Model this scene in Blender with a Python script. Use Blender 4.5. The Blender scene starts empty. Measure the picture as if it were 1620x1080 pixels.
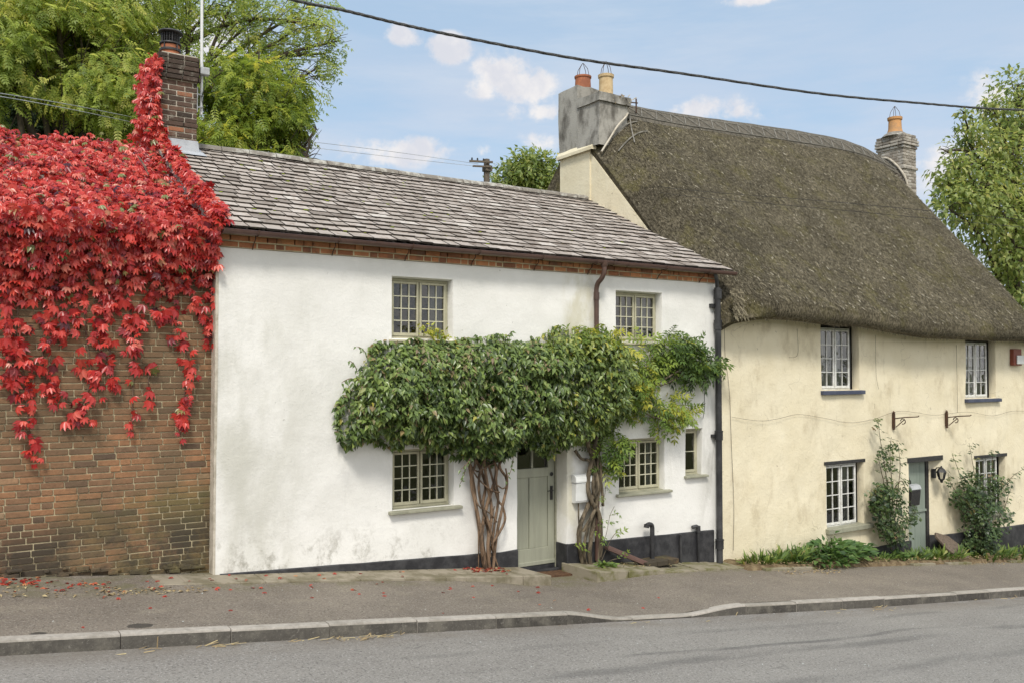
import bpy, math, random
import numpy as np
from mathutils import Vector, noise
random.seed(7); rng = np.random.default_rng(7)
scene = bpy.context.scene
COL = scene.collection

# ------------------------------------------------------------------ camera
PSI, TH, FPX = math.radians(33.07), math.radians(1.84), 1400.0
CAM = np.array([0.0, -10.21, 2.3])
cd = bpy.data.cameras.new('camera'); cam = bpy.data.objects.new('camera', cd); COL.objects.link(cam)
cam.location = CAM; cam.rotation_euler = (math.pi / 2 + TH, 0, -PSI)
cd.sensor_width = 36.0; cd.lens = 36.0 * FPX / 1620.0; cd.clip_start = 0.1; cd.clip_end = 4000
scene.camera = cam
_fh = np.array([math.sin(PSI), math.cos(PSI), 0]); _r = np.array([math.cos(PSI), -math.sin(PSI), 0])
_fw = math.cos(TH) * _fh + np.array([0, 0, math.sin(TH)]); _up = -math.sin(TH) * _fh + np.array([0, 0, math.cos(TH)])
def ray(px, py): return _fw * FPX + _r * (px - 810) + _up * (540 - py)
def at(px, py, y=0.0):
    """the point of the wall-parallel plane y that was measured at this spot of the survey photograph"""
    d = ray(px, py); return CAM + d * ((y - CAM[1]) / d[1])

# ------------------------------------------------------------------ levels
def G(x):
    t = x - 2.66
    if t < -14: t = -14 + 18 * math.tanh((t + 14) / 18)
    if t > 26: t = 26 + 30 * math.tanh((t - 26) / 30)
    return -0.1 * t
def sstep(a, b, x):
    t = min(1, max(0, (x - a) / (b - a))); return t * t * (3 - 2 * t)
def ykerb(x):
    x = max(-4, min(24, x)); return -2.05 - 0.036 * max(0, min(10.5, x - 0.5))
def drop(x): return 0.095 * sstep(5.85, 6.75, x) * (1 - sstep(7.55, 8.65, x))
def zkerb(x): return G(x) + 0.03 * ykerb(x) - drop(x)
def zroad(x, y):
    yk = ykerb(x); return G(x) + 0.03 * yk - 0.125 + 0.02 * min(2.8, max(0, yk - y)) - 0.02 * max(0, yk - y - 2.8)
def zpave(x, y):
    t = min(1, max(0, y / ykerb(x)))
    wall = G(x) - 0.115 * math.exp(-((x - 7.0) / 1.2) ** 2)
    return wall * (1 - t) + (zkerb(x) - 0.004) * t
def nz(x, y, z=0.0): return noise.noise(Vector((x, y, z)))

# ------------------------------------------------------------------ mesh helpers
def wloc(o):
    v = Vector((0, 0, 0))
    while o is not None: v += o.location; o = o.parent
    return v
class MB:
    def __init__(s): s.v = []; s.f = []; s.t = []
    def add(s, vs, fs, tint=0.5):
        n = len(s.v); s.v += [tuple(map(float, q)) for q in vs]
        for f in fs: s.f.append(tuple(i + n for i in f)); s.t.append(tint)
    def box(s, x0, x1, y0, y1, z0, z1, tint=0.5, sh=0.0):
        s.add([(x0, y0, z0), (x1, y0, z0), (x1, y1, z0), (x0, y1, z0), (x0, y0, z1), (x1, y0, z1 + sh), (x1, y1, z1 + sh), (x0, y1, z1)],
              [(0, 3, 2, 1), (4, 5, 6, 7), (0, 1, 5, 4), (1, 2, 6, 5), (2, 3, 7, 6), (3, 0, 4, 7)], tint)
    def obox(s, c, ax, ay, az, tint=0.5):
        c, ax, ay, az = map(np.array, (c, ax, ay, az))
        vs = [c + i * ax + j * ay + k * az for k in (-.5, .5) for i, j in ((-.5, -.5), (.5, -.5), (.5, .5), (-.5, .5))]
        s.add(vs, [(0, 3, 2, 1), (4, 5, 6, 7), (0, 1, 5, 4), (1, 2, 6, 5), (2, 3, 7, 6), (3, 0, 4, 7)], tint)
    def tube(s, pts, rad, seg=8, tint=0.5, caps=True):
        pts = [np.array(p, float) for p in pts]; n = len(pts)
        if not hasattr(rad, '__len__'): rad = [rad] * n
        d0 = pts[1] - pts[0]; d0 /= np.linalg.norm(d0) + 1e-9
        u = np.cross(d0, (0.13, 0.37, 0.92)); u /= np.linalg.norm(u) + 1e-9
        vs = []
        for i in range(n):
            d = pts[min(n - 1, i + 1)] - pts[max(0, i - 1)]; d /= np.linalg.norm(d) + 1e-9
            u = u - d * (u @ d); u /= np.linalg.norm(u) + 1e-9; w = np.cross(d, u)
            for k in range(seg):
                a = 2 * math.pi * k / seg
                vs.append(pts[i] + rad[i] * (math.cos(a) * u + math.sin(a) * w))
        fs = [(i * seg + k, i * seg + (k + 1) % seg, (i + 1) * seg + (k + 1) % seg, (i + 1) * seg + k) for i in range(n - 1) for k in range(seg)]
        if caps: fs += [tuple(range(seg))[::-1], tuple((n - 1) * seg + k for k in range(seg))]
        s.add(vs, fs, tint)
    def lathe(s, c, prof, seg=20, tint=0.5, caps=True):
        vs = [(c[0] + r * math.cos(2 * math.pi * k / seg), c[1] + r * math.sin(2 * math.pi * k / seg), c[2] + z) for r, z in prof for k in range(seg)]
        n = len(prof)
        fs = [(i * seg + k, i * seg + (k + 1) % seg, (i + 1) * seg + (k + 1) % seg, (i + 1) * seg + k) for i in range(n - 1) for k in range(seg)]
        if caps: fs += [tuple(range(seg))[::-1], tuple((n - 1) * seg + k for k in range(seg))]
        s.add(vs, fs, tint)
    def build(s, name, mat, parent=None, smooth=None, bevel=0, kind=None):
        me = bpy.data.meshes.new(name); L = wloc(parent)
        me.from_pydata([(a - L.x, b - L.y, c - L.z) for a, b, c in s.v], [], s.f)
        at_ = me.attributes.new('tint', 'FLOAT', 'FACE'); at_.data.foreach_set('value', s.t)
        me.materials.append(mat); me.update()
        if smooth is not None:
            me.polygons.foreach_set('use_smooth', [True] * len(s.f)); me.set_sharp_from_angle(angle=math.radians(smooth))
        o = bpy.data.objects.new(name, me); COL.objects.link(o); o.parent = parent
        if bevel:
            m = o.modifiers.new('edge', 'BEVEL'); m.width = bevel; m.segments = 2; m.limit_method = 'ANGLE'; m.angle_limit = math.radians(35)
        if kind: o['kind'] = kind
        return o
def tag(o, label, cat, group=None, kind=None):
    o['label'] = label; o['category'] = cat
    if group: o['group'] = group
    if kind: o['kind'] = kind
    return o
def thing(name, loc, label, cat, group=None):
    o = bpy.data.objects.new(name, None); COL.objects.link(o); o.location = loc; o.empty_display_size = 0.2
    return tag(o, label, cat, group)
def norm(a): return a / (np.linalg.norm(a, axis=-1, keepdims=True) + 1e-9)
def leaf_mesh(name, tmpl, P, D, N, S, tint, mat, parent=None, kind=None):
    tv, tf = tmpl; tv = np.array(tv, float); tf = np.array(tf, int)
    P = np.asarray(P, float); n = len(P); D = norm(np.asarray(D, float)); X = norm(np.cross(D, N)); Z = np.cross(X, D)
    S = np.asarray(S, float)[:, None, None]
    V = P[:, None, :] + S * (tv[None, :, 0, None] * X[:, None, :] + tv[None, :, 1, None] * D[:, None, :] + tv[None, :, 2, None] * Z[:, None, :])
    L = wloc(parent); V = V.reshape(-1, 3) - np.array(L)
    F = (tf[None] + (np.arange(n) * len(tv))[:, None, None]).reshape(-1, 4)
    me = bpy.data.meshes.new(name); me.vertices.add(len(V)); me.vertices.foreach_set('co', V.ravel().astype(np.float32))
    me.loops.add(F.size); me.loops.foreach_set('vertex_index', F.ravel().astype(np.int32))
    me.polygons.add(len(F)); me.polygons.foreach_set('loop_start', np.arange(0, F.size, 4, dtype=np.int32))
    me.update(calc_edges=True); me.validate()
    a = me.attributes.new('tint', 'FLOAT', 'FACE'); a.data.foreach_set('value', np.repeat(np.asarray(tint, np.float32), len(tf)))
    me.materials.append(mat)
    o = bpy.data.objects.new(name, me); COL.objects.link(o); o.parent = parent
    if kind: o['kind'] = kind
    return o
def spline(pts, n=8):
    pts = [np.array(p, float) for p in pts]; out = []
    for i in range(len(pts) - 1):
        p0 = pts[max(0, i - 1)]; p1 = pts[i]; p2 = pts[i + 1]; p3 = pts[min(len(pts) - 1, i + 2)]
        for k in range(n):
            t = k / n
            out.append(0.5 * (2 * p1 + (p2 - p0) * t + (2 * p0 - 5 * p1 + 4 * p2 - p3) * t * t + (3 * p1 - p0 - 3 * p2 + p3) * t ** 3))
    out.append(pts[-1]); return out

# leaf templates: x across, y to the tip, z out of the leaf
OVATE = ([(0, 0, 0), (.25, .36, .08), (0, 1, -.14), (0, .45, -.03), (-.25, .36, .08)], [(0, 1, 2, 3), (0, 3, 2, 4)])
def _spray(nl=7, w=.13, l=.34):
    v, f = [], []
    def leaflet(bx, by, ang, L, W, z):
        c, s_ = math.cos(ang), math.sin(ang); n = len(v)
        for lx, ly, lz in ((0, 0, 0), (W / 2, L * .45, .02), (0, L, -.07), (-W / 2, L * .45, .02)):
            v.append((bx + lx * c + ly * s_, by - lx * s_ + ly * c, z + lz - .12 * by * by))
        f.append((n, n + 1, n + 2, n + 3))
    k = (nl - 1) // 2
    for i in range(k):
        y = .16 + .62 * i / max(1, k - 1)
        leaflet(0, y, 1.05 - .1 * i, l, w, 0); leaflet(0, y, -1.05 + .1 * i, l, w, 0)
    leaflet(0, .8, 0, l * 1.05, w, 0)
    n = len(v); v.extend([(-.008, 0, 0), (.008, 0, 0), (.006, .85, -.08), (-.006, .85, -.08)]); f.append((n, n + 1, n + 2, n + 3))
    return v, f
SPRAY7 = _spray(7); SPRAY9 = _spray(9, .11, .32)
def _palm():
    v, f = [], []
    for ang, L in ((0, 1.0), (.55, .92), (-.5, .95), (1.15, .66), (-1.2, .62)):
        c, s_ = math.cos(ang), math.sin(ang); n = len(v)
        for lx, ly, lz in ((0, .03, 0), (.21 * L, .50 * L, .05 - .12 * abs(ang)), (0, L, -.20 - .22 * abs(ang)), (0, .5 * L, -.04 - .1 * abs(ang)), (-.21 * L, .50 * L, .05 - .12 * abs(ang))):
            v.append((lx * c + ly * s_, -lx * s_ + ly * c, lz))
        f += [(n, n + 1, n + 2, n + 3), (n, n + 3, n + 2, n + 4)]
    return v, f
PALM5 = _palm()
BLADE = ([(-.04, 0, 0), (.04, 0, 0), (.085, .55, .08), (-.085, .55, .08), (.006, 1, -.12), (-.006, 1, -.12)], [(0, 1, 2, 3), (3, 2, 4, 5)])
STRAW = ([(-.5, 0, 0), (.5, 0, 0), (.4, 1, 0), (-.4, 1, 0)], [(0, 1, 2, 3)])

# ------------------------------------------------------------------ materials
def s3(r, g, b):
    f = lambda c: (c / 255 / 12.92) if c <= 10 else ((c / 255 + .055) / 1.055) ** 2.4
    return (f(r), f(g), f(b), 1)
class NT:
    def __init__(s, tree): s.t = tree; s.pos = None
    def n(s, typ, **kw):
        nd = s.t.nodes.new(typ)
        for k, v in kw.items(): setattr(nd, k, v)
        return nd
    def l(s, a, b): s.t.links.new(a, b)
    def val(s, sock, v):
        if hasattr(v, 'links') or isinstance(v, bpy.types.NodeSocket): s.l(v, sock)
        else: sock.default_value = v
    def math(s, op, a, b=None, c=None, clamp=False):
        m = s.n('ShaderNodeMath', operation=op, use_clamp=clamp)
        for i, q in enumerate((a, b, c)):
            if q is not None: s.val(m.inputs[i], q)
        return m.outputs[0]
    def position(s):
        if s.pos is None: s.pos = s.n('ShaderNodeNewGeometry').outputs['Position']
        return s.pos
    def noise(s, scale, detail=4, rough=.55, sc=(1, 1, 1), off=0.0, vec=None, dist=0.0):
        mp = s.n('ShaderNodeMapping'); s.l(vec or s.position(), mp.inputs[0])
        mp.inputs['Scale'].default_value = sc; mp.inputs['Location'].default_value = (off, off * 1.7, off * .6)
        nn = s.n('ShaderNodeTexNoise'); s.l(mp.outputs[0], nn.inputs['Vector'])
        nn.inputs['Scale'].default_value = scale; nn.inputs['Detail'].default_value = detail; nn.inputs['Roughness'].default_value = rough; nn.inputs['Distortion'].default_value = dist
        return nn.outputs['Fac']
    def rng(s, v, a, b, lo=0.0, hi=1.0):
        m = s.n('ShaderNodeMapRange', interpolation_type='SMOOTHSTEP'); s.val(m.inputs['Value'], v)
        m.inputs['From Min'].default_value = a; m.inputs['From Max'].default_value = b
        m.inputs['To Min'].default_value = lo; m.inputs['To Max'].default_value = hi
        return m.outputs[0]
    def axis(s, k):
        sp = s.n('ShaderNodeSeparateXYZ'); s.l(s.position(), sp.inputs[0]); return sp.outputs['XYZ'.index(k.upper())]
    def mix(s, fac, a, b, mode='MIX'):
        m = s.n('ShaderNodeMix', data_type='RGBA', blend_type=mode); s.val(m.inputs[0], fac); s.val(m.inputs[6], a); s.val(m.inputs[7], b); return m.outputs[2]
    def ramp(s, v, stops):
        r = s.n('ShaderNodeValToRGB'); s.val(r.inputs[0], v); e = r.color_ramp.elements
        while len(e) < len(stops): e.new(.5)
        for q, (p, c) in zip(e, stops): q.position = p; q.color = c
        return r.outputs[0]
    def tint(s):
        return s.n('ShaderNodeAttribute', attribute_name='tint').outputs['Fac']
def material(name):
    m = bpy.data.materials.new(name); m.use_nodes = True; m.node_tree.nodes.clear(); return m, NT(m.node_tree)
def finish(m, k, col, rough=.8, bump=None, spec=.3, transl=None, metal=0.0):
    out = k.n('ShaderNodeOutputMaterial'); p = k.n('ShaderNodeBsdfPrincipled')
    k.val(p.inputs['Base Color'], col); k.val(p.inputs['Roughness'], rough); p.inputs['Specular IOR Level'].default_value = spec; p.inputs['Metallic'].default_value = metal
    if bump:
        prev = None
        for h, st, di in bump:
            b = k.n('ShaderNodeBump'); b.inputs['Strength'].default_value = st; b.inputs['Distance'].default_value = di; k.l(h, b.inputs['Height'])
            if prev: k.l(prev, b.inputs['Normal'])
            prev = b.outputs[0]
        k.l(prev, p.inputs['Normal'])
    sh = p.outputs[0]
    if transl is not None:
        tr = k.n('ShaderNodeBsdfTranslucent'); k.val(tr.inputs['Color'], transl[1]); mx = k.n('ShaderNodeMixShader'); mx.inputs[0].default_value = transl[0]
        k.l(sh, mx.inputs[1]); k.l(tr.outputs[0], mx.inputs[2]); sh = mx.outputs[0]
    k.l(sh, out.inputs[0]); return m
def simple(name, c1, c2=None, rough=.7, scale=6, bump=.15, spec=.3, sc=(1, 1, 1), metal=0, bs=40, lo=.4, hi=.65):
    m, k = material(name); col = c1
    if c2 is not None: col = k.mix(k.rng(k.noise(scale, 6, .65, sc), lo, hi), c1, c2)
    return finish(m, k, col, rough, [(k.noise(bs, 5, .6), bump, .01)] if bump else None, spec, metal=metal)
def leafmat(name, stops, tr=.3, rough=.5, spec=.35, var=None):
    m, k = material(name); c = k.ramp(k.tint(), stops)
    if var: c = k.mix(k.rng(k.noise(var[0], 3), .42, .62), c, k.mix(.55, c, var[1]))
    tc = k.mix(.5, c, k.mix(1.0, c, (1.7, 1.5, .9, 1), 'MULTIPLY'))
    return finish(m, k, c, rough, None, spec, (tr, tc))
def tintmat(name, stops, rough=.85, stains_shade=(), bump=.3, bs=60, bscale=.01, spec=.25):
    m, k = material(name); c = k.ramp(k.tint(), stops)
    c = k.mix(k.rng(k.noise(22, 5, .7), .3, .75), c, k.mix(1.0, c, (.72, .72, .72, 1), 'MULTIPLY'))
    for fac, cc in [f(k) for f in stains_shade]: c = k.mix(fac, c, cc)
    return finish(m, k, c, rough, [(k.noise(bs, 6, .65), bump, bscale)], spec)
# ------------------------------------------------------------------ the materials of the place
def m_white_wall():
    m, k = material('white_render'); x = k.axis('x'); z = k.axis('z')
    c = k.mix(k.rng(k.noise(1.6, 5), .3, .7), (.80, .79, .76, 1), (.74, .73, .695, 1))
    algae = k.math('MULTIPLY', k.rng(k.noise(1.1, 7, .62, (1, 1, .4), 3.1), .43, .66), k.rng(x, 4.5, 2.9))
    algae = k.math('MULTIPLY', algae, k.rng(z, 3.7, 2.9))
    c = k.mix(k.math('MULTIPLY', algae, .5), c, (.37, .365, .29, 1))
    streak = k.math('MULTIPLY', k.rng(k.noise(3.2, 8, .7, (1.4, 1, .14), 9), .58, .78), .25)
    c = k.mix(streak, c, (.42, .41, .35, 1))
    base = k.math('ADD', z, k.math('MULTIPLY', k.math('SUBTRACT', x, 2.66), .075))
    low = k.math('MULTIPLY', k.rng(k.noise(4.5, 9, .75, (1, 1, .8), 5), .48, .68), k.rng(base, .75, .05))
    low = k.math('MULTIPLY', low, k.rng(x, 6.3, 5.2))
    c = k.mix(k.math('MULTIPLY', low, .75), c, (.26, .245, .20, 1))
    edge = k.math('MULTIPLY', k.rng(k.noise(2.2, 8, .7, (1, 1, .3), 15), .46, .68), k.rng(x, 10.1, 10.55))
    c = k.mix(k.math('MULTIPLY', edge, .6), c, (.25, .24, .2, 1))
    damp = k.math('MULTIPLY', k.rng(k.noise(2.6, 6, .6, (1, 1, .5), 31), .4, .62), k.math('MULTIPLY', k.rng(x, 7.45, 7.65), k.rng(x, 8.3, 8.0)))
    c = k.mix(k.math('MULTIPLY', damp, .55), c, (.5, .46, .3, 1))
    spots = k.rng(k.noise(17, 2, .5, (1, 1, 1), 12), .74, .78)
    c = k.mix(k.math('MULTIPLY', spots, .5), c, (.3, .29, .25, 1))
    return finish(m, k, c, .9, [(k.noise(5, 5, .6), .35, .03), (k.noise(34, 7, .72), .3, .014)], .15)
def m_cream_wall():
    m, k = material('cream_render'); x = k.axis('x'); z = k.axis('z')
    c = k.mix(k.rng(k.noise(1.3, 6, .6), .3, .7), (.77, .70, .53, 1), (.71, .635, .46, 1))
    c = k.mix(k.math('MULTIPLY', k.rng(k.noise(2.3, 8, .7, (1, 1, .6), 4), .5, .72), .5), c, (.42, .345, .22, 1))
    c = k.mix(k.math('MULTIPLY', k.rng(k.noise(5, 9, .75, (1, 1, .25), 8), .56, .74), .45), c, (.33, .28, .19, 1))
    pale = k.math('MULTIPLY', k.rng(k.noise(3.1, 8, .75, (1, 1, .7), 21), .56, .7), .5)
    c = k.mix(pale, c, (.8, .74, .58, 1))
    spots = k.rng(k.noise(11, 3, .5, (1, 1, 1), 17), .72, .76)
    c = k.mix(k.math('MULTIPLY', spots, .55), c, (.25, .2, .14, 1))
    crack = k.n('ShaderNodeTexVoronoi', feature='DISTANCE_TO_EDGE'); crack.inputs['Scale'].default_value = .75
    mp = k.n('ShaderNodeMapping'); k.l(k.position(), mp.inputs[0]); mp.inputs['Scale'].default_value = (1, 1, .55)
    vv = k.n('ShaderNodeVectorMath', operation='ADD'); nn = k.n('ShaderNodeTexNoise'); nn.inputs['Scale'].default_value = 2.5; k.l(k.position(), nn.inputs['Vector'])
    k.l(mp.outputs[0], vv.inputs[0]); k.l(nn.outputs['Color'], vv.inputs[1]); k.l(vv.outputs[0], crack.inputs['Vector'])
    cr = k.math('MULTIPLY', k.rng(crack.outputs['Distance'], .006, .001), k.rng(k.noise(1.5, 2, .5, (1, 1, 1), 40), .5, .6))
    c = k.mix(k.math('MULTIPLY', cr, .45), c, (.3, .25, .17, 1))
    return finish(m, k, c, .9, [(k.noise(3.5, 5, .6), .4, .04), (k.noise(28, 7, .7), .32, .014)], .15)
def m_road():
    m, k = material('road_asphalt'); x = k.axis('x'); y = k.axis('y')
    c = k.mix(k.rng(k.noise(1.0, 6, .6, (.4, 1, 1)), .3, .7), (.27, .255, .232, 1), (.222, .208, .19, 1))
    c = k.mix(k.rng(k.noise(48, 3, .75), .52, .68), c, (.40, .385, .36, 1))
    c = k.mix(k.math('MULTIPLY', k.rng(k.noise(42, 3, .75, (1, 1, 1), 7), .52, .66), .75), c, (.075, .07, .065, 1))
    for yc, w, f, o in ((-3.62, .07, .6, 1), (-3.9, .14, .42, 5), (-2.95, .10, .3, 9), (-4.75, .2, .3, 13)):   # tyre scuffs run along the road
        yy = k.math('ADD', y, k.math('MULTIPLY', k.noise(.35, 2, .5, (1, 0, 0), o), .5))
        d = k.math('ABSOLUTE', k.math('SUBTRACT', yy, yc + .25))
        f_ = k.math('MULTIPLY', k.rng(d, w, w * .25), k.rng(k.noise(.6, 5, .6, (1, 4, 1), o * 3), .38, .6))
        c = k.mix(k.math('MULTIPLY', f_, f), c, (.07, .069, .067, 1))
    yk = k.math('ADD', k.math('MULTIPLY', x, -.036), -2.03)
    dirt = k.math('MULTIPLY', k.rng(k.math('SUBTRACT', yk, y), .55, .05), k.rng(k.noise(2.5, 6, .7, (.5, 1, 1), 3), .35, .6))
    c = k.mix(k.math('MULTIPLY', dirt, .55), c, (.17, .145, .115, 1))
    v = k.n('ShaderNodeTexVoronoi', feature='DISTANCE_TO_EDGE'); v.inputs['Scale'].default_value = .30
    va = k.n('ShaderNodeVectorMath', operation='ADD'); nn = k.n('ShaderNodeTexNoise'); nn.inputs['Scale'].default_value = 1.8; k.l(k.position(), nn.inputs['Vector'])
    k.l(k.position(), va.inputs[0]); k.l(nn.outputs['Color'], va.inputs[1]); k.l(va.outputs[0], v.inputs['Vector'])
    c = k.mix(k.math('MULTIPLY', k.math('MULTIPLY', k.rng(v.outputs['Distance'], .006, .002), k.rng(k.noise(.5, 2, .5, (1, 1, 1), 3), .5, .6)), .5), c, (.06, .058, .055, 1))
    return finish(m, k, c, .85, [(k.noise(45, 4, .75), .6, .01)], .2)
def m_pave():
    m, k = material('pavement_asphalt'); x = k.axis('x'); y = k.axis('y')
    c = k.mix(k.rng(k.noise(.9, 7, .65), .3, .7), (.225, .195, .160, 1), (.165, .142, .118, 1))
    c = k.mix(k.math('MULTIPLY', k.rng(k.noise(3.2, 8, .7, (.6, 1, 1), 4), .5, .68), .55), c, (.255, .225, .175, 1))
    c = k.mix(k.rng(k.noise(52, 3, .75), .53, .68), c, (.34, .31, .265, 1))
    c = k.mix(k.math('MULTIPLY', k.rng(k.noise(44, 3, .75, (1, 1, 1), 7), .52, .66), .7), c, (.06, .052, .045, 1))
    moss = k.math('MULTIPLY', k.rng(y, -.9, -.45), k.rng(k.noise(3, 7, .7, (1, 1, 1), 14), .42, .62))
    c = k.mix(k.math('MULTIPLY', moss, .55), c, (.13, .125, .06, 1))
    tar = None
    for px, py, rx, ry in ((1.55, -1.83, .13, .08), (0.75, -1.9, .07, .05)):       # two old tar patches
        dx = k.math('DIVIDE', k.math('SUBTRACT', x, px), rx); dy = k.math('DIVIDE', k.math('SUBTRACT', y, py), ry)
        d = k.math('ADD', k.math('MULTIPLY', dx, dx), k.math('MULTIPLY', dy, dy)); d = k.math('ADD', d, k.math('MULTIPLY', k.noise(18, 3), 1.2))
        c = k.mix(k.rng(d, 1.6, 1.1, 0, .75), c, (.03, .029, .027, 1))
    return finish(m, k, c, .88, [(k.noise(48, 4, .75), .6, .01), (k.noise(5, 4), .35, .03)], .18)
def m_slate():
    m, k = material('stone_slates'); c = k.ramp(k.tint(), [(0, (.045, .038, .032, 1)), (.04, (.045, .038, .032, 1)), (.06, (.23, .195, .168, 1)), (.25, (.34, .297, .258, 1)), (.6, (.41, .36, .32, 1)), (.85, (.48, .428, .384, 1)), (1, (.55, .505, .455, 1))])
    c = k.mix(k.rng(k.noise(9, 8, .78), .48, .66), c, k.mix(1, c, (.62, .55, .5, 1), 'MULTIPLY'))
    c = k.mix(k.math('MULTIPLY', k.rng(k.noise(11, 9, .8, (1, 1, 1), 6), .56, .66), .42), c, (.46, .44, .39, 1))
    c = k.mix(k.math('MULTIPLY', k.rng(k.noise(9, 8, .75, (1, 1, 1), 16), .62, .70), .7), c, (.23, .21, .08, 1))
    c = k.mix(k.math('MULTIPLY', k.rng(k.noise(1.1, 4, .6, (1, 1, 1), 26), .5, .65), .14), c, (.16, .12, .10, 1))
    return finish(m, k, c, .82, [(k.noise(26, 7, .7), .4, .01)], .3)
def m_thatch():
    m, k = material('weathered_thatch')
    n1 = k.noise(36, 5, .78, (1, .5, .5)); n2 = k.noise(1.1, 6, .65, (1, 1, 1), 3); n3 = k.noise(90, 3, .6, (1, .4, .4), 9)
    c = k.ramp(n1, [(.32, (.028, .024, .016, 1)), (.48, (.128, .110, .074, 1)), (.66, (.32, .28, .195, 1))])
    c = k.mix(k.math('MULTIPLY', k.rng(n2, .35, .65), .7), c, k.mix(1, c, (.5, .5, .51, 1), 'MULTIPLY'))
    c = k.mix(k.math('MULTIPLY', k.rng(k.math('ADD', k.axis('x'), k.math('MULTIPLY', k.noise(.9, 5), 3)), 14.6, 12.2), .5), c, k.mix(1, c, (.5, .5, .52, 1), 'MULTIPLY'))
    moss = k.math('MULTIPLY', k.rng(k.noise(1.7, 7, .7, (1, 1, 1), 11), .48, .66), .5)
    c = k.mix(moss, c, (.14, .125, .045, 1))
    return finish(m, k, c, .95, [(n1, .9, .035), (n3, .8, .015)], .1)
def _brick_stains(k):
    z = k.axis('z'); x = k.axis('x'); return z, x
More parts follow.
